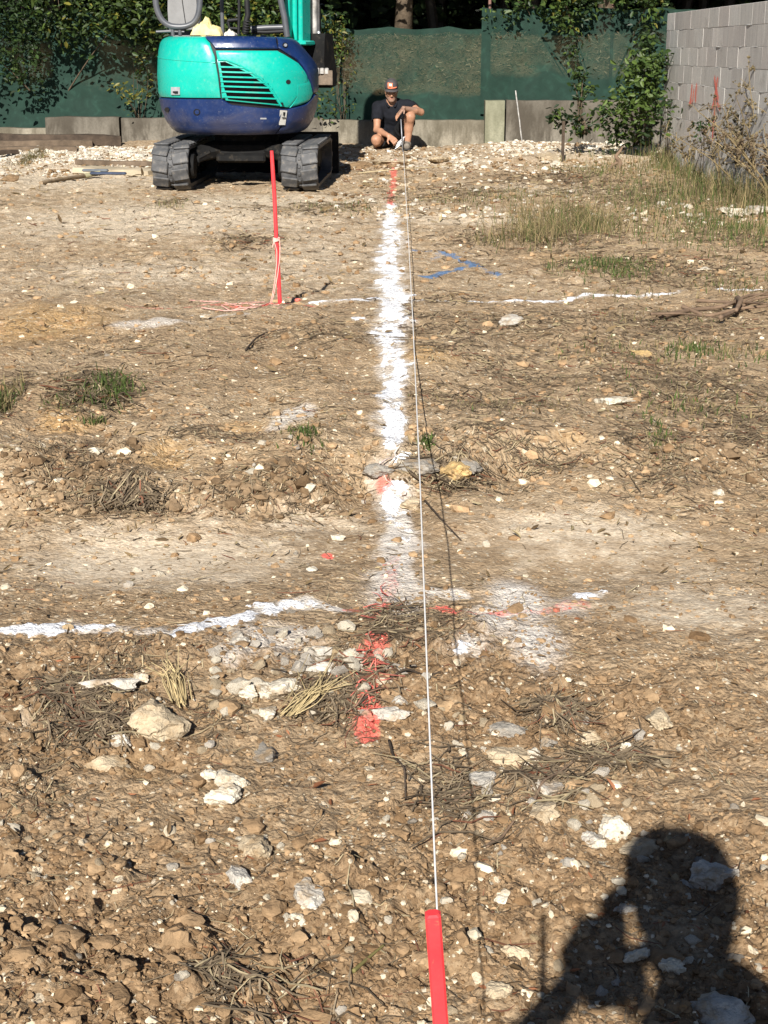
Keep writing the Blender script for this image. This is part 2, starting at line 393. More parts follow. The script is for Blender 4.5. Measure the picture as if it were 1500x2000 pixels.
ground_mat = None
def make_ground_mat():
    t = NT('dirt')
    m1 = t.sep(t.attr('m1')); m2 = t.sep(t.attr('m2'))
    lime_, red_, pale_ = m1[0], m1[1], m1[2]; lit_, blue_, och_ = m2[0], m2[1], m2[2]
    big = t.noise(1.3, 6, .62, .4); mid = t.noise(9, 6, .68); fin = t.noise(75, 5, .7); vfin = t.noise(260, 3, .7)
    col = t.ramp(big, [(.28, (.24, .166, .097)), (.48, (.335, .24, .147)), (.68, (.43, .33, .215))])
    col = t.mix(t.mapr(mid, .40, .68, 0, .6), col, (.40, .295, .18))
    col = t.mix(t.math('MULTIPLY', t.sep(t.attr('m3'))[0], .82), col, t.mix(mid, (.150, .091, .046), (.27, .174, .096)))
    och = t.math('ADD', och_, t.math('MULTIPLY', t.math('SUBTRACT', mid, .5), 1.2))
    col = t.mix(t.mapr(och, .25, .9, 0, .8), col, (.47, .29, .12))
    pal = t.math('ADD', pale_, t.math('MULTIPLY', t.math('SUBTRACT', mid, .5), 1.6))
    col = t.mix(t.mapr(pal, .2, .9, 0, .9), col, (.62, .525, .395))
    lt = t.math('ADD', lit_, t.math('MULTIPLY', t.math('SUBTRACT', fin, .5), 1.7))
    lt = t.math('ADD', lt, t.math('MULTIPLY', t.math('SUBTRACT', mid, .5), 1.4))
    col = t.mix(t.mapr(lt, .30, 1.0, 0, .75), col, (.16, .12, .076))
    # grains: each of its own colour, some pale chips
    v = t.n('ShaderNodeTexVoronoi'); t.set(v.inputs['Vector'], t.obj); v.inputs['Scale'].default_value = 95; v.inputs['Randomness'].default_value = 1
    gr = t.sep(v.outputs['Color'])
    col = t.mix(t.mapr(gr[0], 0, 1, 0, .42), col, t.ramp(gr[1], [(0, (.12, .072, .036)), (.5, (.32, .22, .125)), (1, (.46, .36, .235))]))
    chip = t.math('MULTIPLY', t.math('GREATER_THAN', gr[2], .93), t.math('LESS_THAN', v.outputs['Distance'], .4))
    col = t.mix(t.math('MULTIPLY', chip, .8), col, (.60, .54, .42))
    v2 = t.n('ShaderNodeTexVoronoi'); t.set(v2.inputs['Vector'], t.obj); v2.inputs['Scale'].default_value = 36
    g2 = t.sep(v2.outputs['Color'])
    chip2 = t.math('MULTIPLY', t.math('GREATER_THAN', g2[0], .955), t.math('LESS_THAN', v2.outputs['Distance'], .38))
    col = t.mix(t.math('MULTIPLY', chip2, .75), col, (.58, .50, .37))
    col = t.mix(1.0, col, t.ramp(fin, [(.2, .62), (.5, 1.0), (.8, 1.3)]), 'MULTIPLY')
    mott = t.noise(24, 6, .75, .6); calm = t.math('SUBTRACT', 1.0, t.math('MULTIPLY', t.sep(t.attr('m3'))[2], .65))
    col = t.mix(calm, col, t.ramp(mott, [(.3, .70), (.5, 1.02), (.66, 1.28)]), 'MULTIPLY')
    # sprayed and spilled marks
    edge = t.math('ADD', t.math('MULTIPLY', t.math('SUBTRACT', fin, .5), 1.0), t.math('MULTIPLY', t.math('SUBTRACT', mid, .5), .9))
    edge = t.math('ADD', edge, t.math('MULTIPLY', t.math('SUBTRACT', vfin, .5), .5))
    bl = t.mapr(t.math('ADD', blue_, edge), .38, .75, 0, .85); col = t.mix(bl, col, (.085, .19, .36))
    rd = t.mapr(t.math('ADD', red_, t.math('MULTIPLY', edge, .8)), .34, .80, 0, .95)
    dusty = t.mapr(t.math('ADD', t.sep(t.attr('m3'))[1], t.math('MULTIPLY', edge, .55)), .10, .72, 0, .78)
    col = t.mix(dusty, col, (.72, .68, .62))
    wh = t.mapr(t.math('ADD', lime_, t.math('MULTIPLY', edge, .9)), .62, .84, 0, 1)
    col = t.mix(wh, col, t.ramp(mid, [(.3, (.80, .81, .83)), (.7, (.89, .89, .9))]))
    col = t.mix(rd, col, t.ramp(fin, [(.3, (.62, .10, .075)), (.7, (.82, .19, .15))]))
    h = t.math('ADD', t.math('MULTIPLY', t.noise(120, 5, .7), 1.0), t.math('MULTIPLY', v.outputs['Distance'], -.8))
    h = t.math('ADD', h, t.math('MULTIPLY', t.noise(34, 5, .65), 2.2))
    nm = t.bump(h, t.math('MULTIPLY', calm, .68), .012)
    return t.fin(col, .95, nm, None, .12)
ground_mat = make_ground_mat()
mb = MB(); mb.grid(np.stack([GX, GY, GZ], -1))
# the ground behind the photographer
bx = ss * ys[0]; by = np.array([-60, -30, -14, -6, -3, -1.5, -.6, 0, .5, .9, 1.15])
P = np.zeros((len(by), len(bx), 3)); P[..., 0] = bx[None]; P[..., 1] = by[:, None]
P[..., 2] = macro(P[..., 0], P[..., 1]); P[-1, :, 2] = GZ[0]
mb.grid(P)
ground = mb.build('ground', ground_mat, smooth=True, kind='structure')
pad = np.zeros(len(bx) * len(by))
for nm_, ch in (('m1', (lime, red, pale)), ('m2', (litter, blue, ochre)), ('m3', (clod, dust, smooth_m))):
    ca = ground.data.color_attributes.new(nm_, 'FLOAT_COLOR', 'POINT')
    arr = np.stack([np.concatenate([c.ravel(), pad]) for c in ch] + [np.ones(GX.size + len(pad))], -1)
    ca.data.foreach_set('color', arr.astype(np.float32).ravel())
def gtop(x, y):
    """height of the finished sheet at points (nearest grid vertex)"""
    x = np.atleast_1d(np.asarray(x, float)); y = np.atleast_1d(np.asarray(y, float))
    i = np.clip(np.searchsorted(ys, y), 0, len(ys) - 1); s = x / np.maximum(y, .1)
    j = np.clip(np.searchsorted(ss, s), 0, len(ss) - 1)
    z = GZ[i, j]
    return np.where(y < 1.15, macro(x, y), z)
def mask_at(m, x, y):
    i = np.clip(np.searchsorted(ys, y), 0, len(ys) - 1); j = np.clip(np.searchsorted(ss, x / np.maximum(y, .1)), 0, len(ss) - 1)
    return m[i, j]

# the bank behind the fence, rising to the wood
bank_mat = NT('dry_bank')
_n = bank_mat.noise(2.2, 6, .65); _f = bank_mat.noise(26, 5, .7)
_c = bank_mat.ramp(_n, [(.3, (.08, .065, .035)), (.5, (.19, .15, .08)), (.7, (.28, .22, .13))])
_c = bank_mat.mix(1.0, _c, bank_mat.ramp(_f, [(.3, .5), (.7, 1.4)]), 'MULTIPLY')
bank_mat = bank_mat.fin(_c, .95, bank_mat.bump(_f, .9, .05), None, .1)
bx = np.linspace(-14, 14, 150); by = np.concatenate([np.linspace(21.75, 27, 60), np.linspace(28, 60, 14)])
BX, BY = np.meshgrid(bx, by)
def bank_z(x, y):
    return .1 + 1.42 * sstep(21.9, 25.6, y) + .10 * fbm(x * .8, y * .8, 4, 40) * sstep(21.8, 22.6, y) + 1.6 * sstep(27.5, 46, y)
mb = MB(); mb.grid(np.stack([BX, BY, bank_z(BX, BY)], -1))
mb.build('bank', bank_mat, smooth=True, kind='structure')

# ------------------------------------------------------------------ walls
def m_concrete(name, base, stain, sc_=1.0):
    t = NT(name)
    sp = t.n('ShaderNodeSeparateXYZ'); t.set(sp.inputs[0], t.obj)
    mp = t.n('ShaderNodeMapping'); t.set(mp.inputs[0], t.obj); mp.inputs['Scale'].default_value = (2.4, 2.4, .8)
    streak = t.noise(1.6, 6, .65, .3, mp.outputs[0]); n = t.noise(2.2, 6, .65); f = t.noise(40, 5, .7)
    col = t.ramp(n, [(.3, tuple(b * .8 for b in base)), (.7, tuple(min(1, b * 1.15) for b in base))])
    col = t.mix(t.mapr(streak, .42, .62, 0, .9), col, stain)
    col = t.mix(1.0, col, t.ramp(f, [(.25, .72), (.75, 1.2)]), 'MULTIPLY')
    top = t.mapr(t.math('ADD', sp.outputs[2], t.math('MULTIPLY', t.math('SUBTRACT', streak, .5), .9)), .10, .45, 0, .6)
    col = t.mix(top, col, stain)
    return t.fin(col, .93, t.bump(f, .4, .006), None, .15)
conc = m_concrete('old_concrete', (.25, .225, .175), (.10, .087, .062))
conc2 = m_concrete('stained_concrete', (.19, .172, .14), (.065, .056, .043))
conc3 = m_concrete('post_concrete', (.27, .265, .19), (.15, .15, .10))

def wall_piece(x0, x1, y0, y1, ztop, seed, thick_top=0):
    """a run of old cast wall with an uneven top and front face"""
    nx = max(4, int((x1 - x0) / .09)); nz = 7
    xs = np.linspace(x0, x1, nx); zs = np.concatenate([np.linspace(-.25, ztop - .02, nz), [ztop]])
    m = MB(); prof = []
    wob = .012 * fbm(xs * 2.2, xs * 0 + seed, 4, seed)
    for k, z in enumerate(zs):
        inset = .012 if k == len(zs) - 1 else 0
        prof.append(np.stack([xs, np.full(nx, y0) + inset + .006 * fbm(xs * 3, xs * 0 + z * 3, 3, seed + 2), np.full(nx, z) + (wob if k >= len(zs) - 2 else 0)], -1))
    for k, z in reversed(list(enumerate(zs))):
        inset = .012 if k == len(zs) - 1 else 0
        prof.append(np.stack([xs, np.full(nx, y1) - inset, np.full(nx, z) + (wob if k >= len(zs) - 2 else 0)], -1))
    Pp = np.array(prof); m.grid(Pp, flip=False)
    for e in (0, -1):
        ring = Pp[:, e]; n = len(ring) // 2
        q = [(i, i + 1, 2 * n - 2 - i, 2 * n - 1 - i) for i in range(n - 1)]
        m.add(ring, q)
    return m
YW = 21.3
def wx_(px, z=.4): return at(px, 235, YW)[0]
def ztop(py, Y=YW): return at(750, py, Y)[2]
def top_thing(o, label, cat, group=None): return tag(o, label, cat, group)
xl, xa, xb, xc = wx_(88), wx_(300), wx_(946), wx_(984)
o = wall_piece(-9, xl, YW + .06, YW + .28, ztop(251), 3).build('concrete_wall', conc, smooth=True, autos=40)
tag(o, 'lowest pale run of old concrete wall at far left behind the timbers', 'wall')
o = wall_piece(xl, wx_(232), YW, YW + .24, ztop(229), 5).build('concrete_wall', conc2, smooth=True, autos=40)
tag(o, 'brown stained stretch of low concrete wall left of the dark crack', 'wall')
o = wall_piece(wx_(236), wx_(630), YW + .015, YW + .25, ztop(231), 7).build('concrete_wall', conc2, smooth=True, autos=40)
tag(o, 'stained low concrete wall behind the green and blue excavator', 'wall')
o = wall_piece(wx_(630) + .004, xb, YW + .005, YW + .24, ztop(235), 9).build('concrete_wall', conc, smooth=True, autos=40)
tag(o, 'pale low concrete wall directly behind the crouching man', 'wall')
o = wall_piece(xc + .03, 5.0, YW - .02, YW + .22, ztop(196), 12).build('concrete_wall', conc2, smooth=True, autos=40)
tag(o, 'taller dark streaked concrete wall right of the square post', 'wall')
o = wall_piece(xb + .003, xc, YW - .12, YW + .2, ztop(196), 14).build('concrete_post', conc3, smooth=True, autos=40)
tag(o, 'square mossy concrete post where the low wall steps up', 'post')

# the block wall on the right: mortar core, blocks one by one
blk_mats = []
for i, (g, w) in enumerate([(.64, .97), (.59, .955), (.67, .955), (.54, .94), (.61, .935)]):
    t = NT('cement_block_%s' % 'abcde'[i], True)
    mp = t.n('ShaderNodeMapping'); t.set(mp.inputs[0], t.obj); mp.inputs['Scale'].default_value = (3, 9, 1.2)
    st = t.noise(2.0, 5, .6, 0, mp.outputs[0]); f = t.noise(70, 5, .75)
    c = (g, g * .99 * w, g * .91 * w)
    col = t.ramp(st, [(.3, tuple(x * .86 for x in c)), (.7, tuple(x * 1.10 for x in c))])
    oi = t.n('ShaderNodeObjectInfo'); col = t.mix(1.0, col, t.ramp(oi.outputs['Random'], [(0, .91), (1, 1.06)]), 'MULTIPLY')
    sm_ = t.noise(4.5, 6, .7, .5); col = t.mix(t.mapr(sm_, .52, .72, 0, .55), col, (.60, .585, .55)); dk = t.noise(3.1, 6, .7); col = t.mix(t.mapr(dk, .56, .74, 0, .5), col, (.27, .25, .22))
    col = t.mix(1.0, col, t.ramp(f, [(.2, .7), (.8, 1.2)]), 'MULTIPLY')
    blk_mats.append(t.fin(col, .92, t.bump(f, .35, .006), None, .15))
mortar = m_plain('mortar', (.40, .39, .365), .95, .2, 20, .4, 90)
WX, WY0, WY1, NC = 3.5, 19.55, 7.05, 9
root = thing('block_wall', 'grey cement block wall running towards the viewer on the right', 'wall', (WX, WY0, 0))
wtop = 1.78
m = MB(); m.box((WX + .1, (WY0 + WY1) / 2, wtop / 2 - .15), (.18, WY0 - WY1 - .02, wtop + .28)); m.build('mortar_core', mortar, root)
bm = MB(); bm.bbox((0, 0, 0), (.20, .4985, .1985), .003); bmesh_ = bm.mesh('block', (0, 0, 0)); 
hm = MB(); hm.bbox((0, 0, 0), (.20, .2485, .1985), .003); hmesh_ = hm.mesh('half_block', (0, 0, 0))
meshes = {}
for k in range(5):
    for half, me in ((0, bmesh_), (1, hmesh_)):
        c = me.copy(); c.materials.append(blk_mats[k]); meshes[(k, half)] = c
rr = random.Random(5)
for c in range(NC):
    z = wtop - .1 - c * .2
    y = WY0; first = c % 2 == 1
    while y > WY1 + .1:
        half = first; first = False
        L = .25 if half else .5
        o = bpy.data.objects.new('block', meshes[(rr.choice([0, 0, 1, 1, 2, 3, 4]) if c < 3 else rr.choice([0, 1, 0, 4]), int(half))]); C.objects.link(o)
        o.parent = root; o.location = (.1 + rr.uniform(-.0012, .0012) - .012, y - L / 2 - WY0, z)
        o.rotation_euler = (rr.uniform(-.002, .002), rr.uniform(-.004, .004), rr.uniform(-.002, .002))
        y -= L
# mortar squeezed out of the bed joints
m = MB()
for c in range(1, NC):
    zz = wtop - c * .2; n = 130; yy = np.linspace(WY0 - .02, WY1 + .02, n)
    a = np.clip(fbm(yy * 3, yy * 0 + c, 3, 80 + c), 0, 1)
    p = np.stack([np.full(n, WX - .0075 - .007 * a), yy, np.full(n, zz) + .004 * perlin(yy * 5, yy * 0 + c, 4)], -1)
    m.tube(p, .003 + .004 * a, 5)
m.build('bed_joint', mortar, root)
# salmon spray marks on the wall
def m_spray(name, col):
    t = NT(name); t.bsdf.inputs['Base Color'].default_value = (*col, 1); t.bsdf.inputs['Roughness'].default_value = .8
    tr = t.n('ShaderNodeBsdfTransparent'); mx = t.n('ShaderNodeMixShader')
    a = t.sep(t.attr('Col'))[0]; n = t.noise(55, 4, .7)
    f = t.mapr(t.math('ADD', a, t.math('MULTIPLY', t.math('SUBTRACT', n, .5), 1.2)), .3, .7, 0, .9)
    t.t.links.new(f, mx.inputs[0]); t.t.links.new(tr.outputs[0], mx.inputs[1]); t.t.links.new(t.bsdf.outputs[0], mx.inputs[2]); t.t.links.new(mx.outputs[0], t.out.inputs[0])
    return t.m
spray = m_spray('salmon_spray', (.85, .22, .16))
def on_wall(x, y):
    d = ray(x, y); t = (WX - .0235) / d[0]; return np.array([WX - .0235, d[1] * t, CAM_H + d[2] * t])
def spray_strip(pts, w):
    P = np.array([on_wall(x, y) for x, y in pts]); tt = np.linspace(0, len(P) - 1, 24)
    Q = np.stack([np.interp(tt, range(len(P)), P[:, k]) for k in range(3)], -1)
    T = np.gradient(Q, axis=0); T /= np.linalg.norm(T, axis=1)[:, None]
    N = np.cross(T, [1, 0, 0]); prof = np.array([-1, -.4, .4, 1]); al = np.array([.0, .75, .75, .0])
    ends = np.clip(np.minimum(np.arange(24), 23 - np.arange(24)) / 4, 0, 1)
    V = Q[:, None] + N[:, None] * (prof * w)[None, :, None]
    cc = np.repeat((al[None] * ends[:, None])[..., None], 3, -1)
    return V, cc
for lab, strips in (('two short salmon spray strokes', [[(1352,158),(1350,185),(1347,204)], [(1361,157),(1359,182),(1358,206)], [(1345,204),(1352,196)], [(1356,170),(1353,203)]]),
                    ('salmon spray arrow with crossed tails', [[(1394,142),(1399,178),(1404,200)], [(1403,144),(1399,172),(1392,205)], [(1398,178),(1397,205),(1393,250),(1390,285)], [(1390,212),(1396,198)], [(1408,216),(1400,198)], [(1399,160),(1399,200)]])):
    m = MB()
    for i, s_ in enumerate(strips):
        V, cc = spray_strip(s_, .05 if len(s_) > 2 else .04); V[..., 0] -= .001 * i; m.grid(V, cc)
    m.build('spray_mark', spray, root, label=lab)

# ------------------------------------------------------------------ green shade netting
def m_net(name, op, col=(.013, .036, .026)):
    t = NT(name)
    w = t.n('ShaderNodeTexWave', wave_type='BANDS', bands_direction='X'); t.set(w.inputs['Vector'], t.obj); w.inputs['Scale'].default_value = 50
    n = t.noise(1.1, 4, .6, .6); f = t.noise(6, 5, .6, 1.2)
    c = t.ramp(f, [(.3, tuple(x * .75 for x in col)), (.55, col), (.75, tuple(x * 1.6 for x in col))])
    t.set(t.bsdf.inputs['Base Color'], c); t.bsdf.inputs['Roughness'].default_value = .75; t.bsdf.inputs['Specular IOR Level'].default_value = .25
    tr = t.n('ShaderNodeBsdfTransparent'); tl = t.n('ShaderNodeBsdfTranslucent'); tl.inputs['Color'].default_value = (.012, .05, .03, 1)
    m1 = t.n('ShaderNodeMixShader'); m1.inputs[0].default_value = .25
    t.t.links.new(t.bsdf.outputs[0], m1.inputs[1]); t.t.links.new(tl.outputs[0], m1.inputs[2])
    a = t.math('ADD', t.mapr(n, .3, .7, op - .10, op + .10), t.math('MULTIPLY', t.sep(t.attr('Col'))[0], .45), clamp=True)
    m2 = t.n('ShaderNodeMixShader'); t.t.links.new(a, m2.inputs[0])
    t.t.links.new(tr.outputs[0], m2.inputs[1]); t.t.links.new(m1.outputs[0], m2.inputs[2]); t.t.links.new(m2.outputs[0], t.out.inputs[0])
    return t.m
net_dense = m_net('dense_net', .985, (.017, .047, .034)); net_thin = m_net('thin_net', .76, (.016, .045, .032)); net_mid = m_net('worn_net', .86, (.016, .045, .032))
def net(px0, px1, ybot, ytop, Y, mat, seed, label, dense_bottom=0., dense_left=0.):
    a0 = at(px0, ybot, Y); a1 = at(px1, ybot, Y); zt = at(750, ytop, Y)[2]; zb = a0[2]
    nx, nz = int((a1[0] - a0[0]) / .05), 34
    X_, Z_ = np.meshgrid(np.linspace(a0[0], a1[0], nx), np.linspace(zb - .12, zt, nz))
    tv = (Z_ - zb) / (zt - zb); uu = (X_ - a0[0]) / (a1[0] - a0[0])
    Y_ = Y + .035 * fbm(X_ * 1.2, Z_ * .8, 3, seed) + .016 * perlin(X_ * 6, Z_ * 1.2, seed + 3) + .006 * perlin(X_ * 14 + Z_ * 6, Z_ * 5, seed + 4)
    sag = .035 * np.abs(np.sin(uu * math.pi * (a1[0] - a0[0]) / .8)) * np.clip(tv, 0, 1)
    Z2 = Z_ - sag * (tv > .9) + .015 * perlin(X_ * 4, X_ * 0, seed)
    dm = dense_bottom * (1 - sstep(.22, .36, tv + .04 * perlin(X_ * 2, Z_, seed))) + dense_left * (1 - sstep(.0, .06, uu)) + .8 * sstep(.94, .97, tv) + .22 * sstep(.2, .7, perlin(X_ * 1.6, Z_ * 2.5, seed + 9))
    m = MB(); m.grid(np.stack([X_, Y_, Z2], -1), np.repeat(np.clip(dm, 0, 1)[..., None], 3, -1))
    o = m.build('shade_net', mat, smooth=True); return tag(o, label, 'netting')
YN = 21.62
net(-260, 655, 262, 20, YN, net_dense, 11, 'dark green shade netting on the left behind the hedge and excavator', .3)
net(648, 946, 240, 52, YN + .05, net_thin, 13, 'see-through green shade netting behind the crouching man', 1.0, .6)
net(938, 1400, 205, 14, YN - .03, net_mid, 17, 'taller green shade netting at right rising beside the block wall', .55, 1.0)
pole_mat = m_plain('rusty_pole', (.16, .09, .07), .7, .3, 20)
for (px_, yb, yt, lab) in ((953, 200, -10, 'thin brownish fence pole at the seam between the two right nets'), (667, 240, 45, 'fence pole at the left edge of the see-through net'), (60, 250, -20, 'fence pole behind the net at far left'), (1190, 200, 8, 'fence pole behind the shrub at the right net')):
    m = MB(); a = at(px_, yb, YN + .14); b = at(px_, yt, YN + .14); a[2] = 0; b[0] = a[0]
    m.tube([a, (a + b) / 2, b], .022, 8); o = m.build('fence_pole', pole_mat, smooth=True, autos=50, loc=tuple(a)); tag(o, lab, 'pole')

# ------------------------------------------------------------------ plants: leaves as folded blades on stems
leaf_mat = m_col('leaf', .5, 14, .22, 0, .32, .35)
grass_mat = m_col('grass_blade', .7, 12, .2, 0, .25, .2)
bark = m_plain('bark', (.10, .075, .05), .9, .4, 14, .5, 40)
def leaves(mb, cen, size, cols, droop=.25, face=None, width=.5):
    n = len(cen); r = RNG
    d = r.normal(size=(n, 3)); d[:, 2] = d[:, 2] * .5 - droop; d /= np.linalg.norm(d, axis=1)[:, None]
    nr = r.normal(size=(n, 3)) * .8 + np.array(face if face is not None else (0, -.45, .8))
    nr -= (nr * d).sum(1)[:, None] * d; nr /= np.linalg.norm(nr, axis=1)[:, None] + 1e-9
    sd = np.cross(d, nr)
    L = (size * r.uniform(.65, 1.25, n))[:, None]; W = L * width * .5; up = L * r.uniform(.02, .14, n)[:, None]; curl = -L * r.uniform(0, .2, n)[:, None]
    b = cen; l1 = cen + d * L * .32 + sd * W + nr * up; l2 = cen + d * L * .72 + sd * W * .72 + nr * (up * .7 + curl * .4)
    t = cen + d * L + nr * curl; r2 = cen + d * L * .72 - sd * W * .72 + nr * (up * .7 + curl * .4); r1 = cen + d * L * .32 - sd * W + nr * up
    V = np.stack([b, l1, l2, t, r2, r1], 1).reshape(-1, 3)
    i = np.arange(n)[:, None] * 6
    f = np.concatenate([i + np.array([[0, 3, 2, 1]]), i + np.array([[0, 5, 4, 3]])])
    mb.add(V, f, np.repeat(cols, 6, axis=0))
def pal(n, a, b, c=None, pc=.1):
    t = RNG.random(n)[:, None] ** 1.2; col = np.array(a) * (1 - t) + np.array(b) * t
    if c is not None:
        k = RNG.random(n) < pc; col[k] = np.array(c) * RNG.uniform(.7, 1.2, (k.sum(), 1))
    return col * RNG.uniform(.75, 1.25, (n, 1))
def inpoly(px, py, poly):
    c = np.zeros(len(px), bool); n = len(poly)
    for i in range(n):
        x0, y0 = poly[i]; x1, y1 = poly[(i + 1) % n]
        k = ((y0 > py) != (y1 > py)) & (px < (x1 - x0) * (py - y0) / (y1 - y0 + 1e-9) + x0); c ^= k
    return c
def cluster_points(poly, Y0, Y1, ncl, nper, rad):
    """leaf clusters filling the outline (given as seen) between two distances"""
    p = np.array(poly, float); out = []
    lo, hi = p.min(0), p.max(0); got = 0
    while got < ncl:
        q = RNG.uniform(lo, hi, (ncl * 3, 2)); q = q[inpoly(q[:, 0], q[:, 1], poly)][:ncl - got]
        for x, y in q: out.append(at(x, y, RNG.uniform(Y0, Y1)))
        got += len(q)
    c = np.array(out)
    k = RNG.poisson(nper, len(c)).clip(2)
    cc = np.repeat(c, k, axis=0); off = RNG.normal(size=(len(cc), 3)) * rad * np.array([1, .8, .8])
    return cc + off, c
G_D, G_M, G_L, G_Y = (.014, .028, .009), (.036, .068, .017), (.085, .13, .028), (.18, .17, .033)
def shrub(name, label, cat, base, regions, stems, group=None):
    sr = .016 if cat in ('hedge', 'shrub', 'foliage') else .005
    t = thing(name, label, cat, tuple(base), group)
    mb = MB(); cl = []
    for (poly, Y0, Y1, ncl, nper, rad, size, ca, cb, cc, pc) in regions:
        P, c = cluster_points(poly, Y0, Y1, ncl, nper, rad); cl.append(c)
        leaves(mb, P, np.full(len(P), size), pal(len(P), ca, cb, cc, pc))
    mb.build('foliage', leaf_mat, t, kind='stuff')
    sb = MB(); cl = np.concatenate(cl); k = RNG.permutation(len(cl))[:stems]
    for j in k:
        a = np.array(base) + RNG.normal(size=3) * np.array([.05, .05, 0]); b = cl[j]; mid = (a + b) / 2 + RNG.normal(size=3) * .08 + np.array([0, 0, .12])
        u = np.linspace(0, 1, 7)[:, None]; P = (1 - u) ** 2 * a + 2 * u * (1 - u) * mid + u * u * b
        sb.tube(P, np.linspace(sr, sr * .3, 7), 5)
    sb.build('stem', bark, t, smooth=True)
    return t
def tree(label, x, y, base_z, trunk_h, crown_c, crown_r, n, ca, cb, size=.16, group='trees of the dark wood behind the netting'):
    t = thing('tree', label, 'tree', (x, y, base_z), group)
    m = MB(); top = np.array(crown_c) + np.array([0, 0, crown_r[2] * .3])
    P = np.array([[x, y, base_z - .2], [x + .06, y, base_z + trunk_h * .4], [(x + top[0]) / 2, (y + top[1]) / 2, base_z + trunk_h], top])
    m.tube(P, [.17, .13, .10, .03], 9)
    for k in range(9):
        a = P[1] + (P[3] - P[1]) * RNG.uniform(.2, .9); d = RNG.normal(size=3); d[2] = abs(d[2]) * .5; d /= np.linalg.norm(d)
        b = a + d * np.array(crown_r) * .8; m.tube([a, (a + b) / 2 + [0, 0, .15], b], [.05, .03, .01], 6)
    m.build('trunk', bark, t, smooth=True)
    d = RNG.normal(size=(n // 14, 3)); d /= np.linalg.norm(d, axis=1)[:, None]
    c = np.array(crown_c) + d * (RNG.uniform(.25, 1, (len(d), 1)) ** .5) * np.array(crown_r)
    cc = np.repeat(c, 14, axis=0); P = cc + RNG.normal(size=cc.shape) * .22
    mb = MB(); leaves(mb, P, np.full(len(P), size), pal(len(P), ca, cb), width=.6)
    mb.build('crown', leaf_mat, t, kind='stuff')
    return t
# the wood: crowns above the frame shade what lies behind the fence
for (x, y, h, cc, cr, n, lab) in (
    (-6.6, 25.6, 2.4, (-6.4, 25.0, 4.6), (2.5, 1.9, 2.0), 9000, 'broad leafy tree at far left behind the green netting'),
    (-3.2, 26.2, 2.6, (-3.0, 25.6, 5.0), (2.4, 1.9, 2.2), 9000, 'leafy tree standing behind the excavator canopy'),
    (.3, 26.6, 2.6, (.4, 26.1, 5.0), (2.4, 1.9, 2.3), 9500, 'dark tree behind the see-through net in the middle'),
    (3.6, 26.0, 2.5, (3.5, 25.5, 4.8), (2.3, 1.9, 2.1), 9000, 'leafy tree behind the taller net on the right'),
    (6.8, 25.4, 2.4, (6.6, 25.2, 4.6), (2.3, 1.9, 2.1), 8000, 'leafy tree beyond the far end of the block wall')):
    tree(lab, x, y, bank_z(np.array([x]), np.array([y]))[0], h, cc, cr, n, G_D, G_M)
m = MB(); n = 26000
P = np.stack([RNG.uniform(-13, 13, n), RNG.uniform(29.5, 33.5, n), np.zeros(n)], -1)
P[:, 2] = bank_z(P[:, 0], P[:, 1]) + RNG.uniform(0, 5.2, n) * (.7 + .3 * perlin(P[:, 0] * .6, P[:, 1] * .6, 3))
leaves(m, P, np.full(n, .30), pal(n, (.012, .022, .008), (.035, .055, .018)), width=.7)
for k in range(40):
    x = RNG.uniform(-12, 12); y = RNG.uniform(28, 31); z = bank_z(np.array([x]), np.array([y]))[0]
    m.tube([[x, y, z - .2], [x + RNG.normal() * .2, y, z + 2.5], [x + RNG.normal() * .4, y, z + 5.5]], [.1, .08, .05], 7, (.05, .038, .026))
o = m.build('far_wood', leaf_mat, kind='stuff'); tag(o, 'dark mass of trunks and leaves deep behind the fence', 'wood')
# dead leaves and dry grass on the bank seen through the net
n = 22000; m = MB()
x = RNG.uniform(-3.6, 6, n); y = RNG.uniform(21.9, 26.4, n)
P = np.stack([x, y, bank_z(x, y) + RNG.uniform(0, .05, n)], -1)
k = RNG.random(n); cols = np.where((k < .22)[:, None], pal(n, G_D, G_L), pal(n, (.20, .15, .08), (.48, .40, .25)))
leaves(m, P, RNG.uniform(.03, .085, n), cols, droop=-.1, width=.26)
o = m.build('bank_litter', grass_mat, kind='stuff'); tag(o, 'dry grass and dead leaves on the bank behind the net', 'dry grass')

# big hedge at the left, hanging over the net
left_poly = [(-120,-60),(330,-60),(325,70),(318,100),(292,92),(270,108),(245,90),(225,68),(190,70),(160,105),(140,112),(100,95),(75,88),(85,120),(100,150),(70,150),(45,165),(0,160),(-120,170)]
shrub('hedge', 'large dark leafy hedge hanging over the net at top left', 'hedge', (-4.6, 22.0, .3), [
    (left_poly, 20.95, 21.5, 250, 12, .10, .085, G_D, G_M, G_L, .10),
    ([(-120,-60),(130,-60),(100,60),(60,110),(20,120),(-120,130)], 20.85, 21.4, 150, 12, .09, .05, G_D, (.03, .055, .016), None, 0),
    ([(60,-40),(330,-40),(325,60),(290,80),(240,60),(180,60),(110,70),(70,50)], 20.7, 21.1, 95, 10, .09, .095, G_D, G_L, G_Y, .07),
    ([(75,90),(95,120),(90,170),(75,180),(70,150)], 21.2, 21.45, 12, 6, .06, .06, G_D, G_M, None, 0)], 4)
shrub('hedge', 'yellowish leafy shrub rising behind the excavator seat', 'shrub', (-2.6, 22.2, .3), [
    ([(300,-50),(660,-50),(668,40),(650,60),(640,75),(560,90),(420,95),(310,110)], 20.9, 21.5, 170, 12, .10, .085, G_D, G_M, G_Y, .16),
    ([(390,-30),(560,-30),(560,60),(470,70),(400,62)], 20.7, 21.1, 80, 9, .09, .085, G_M, G_L, G_Y, .12)], 4)
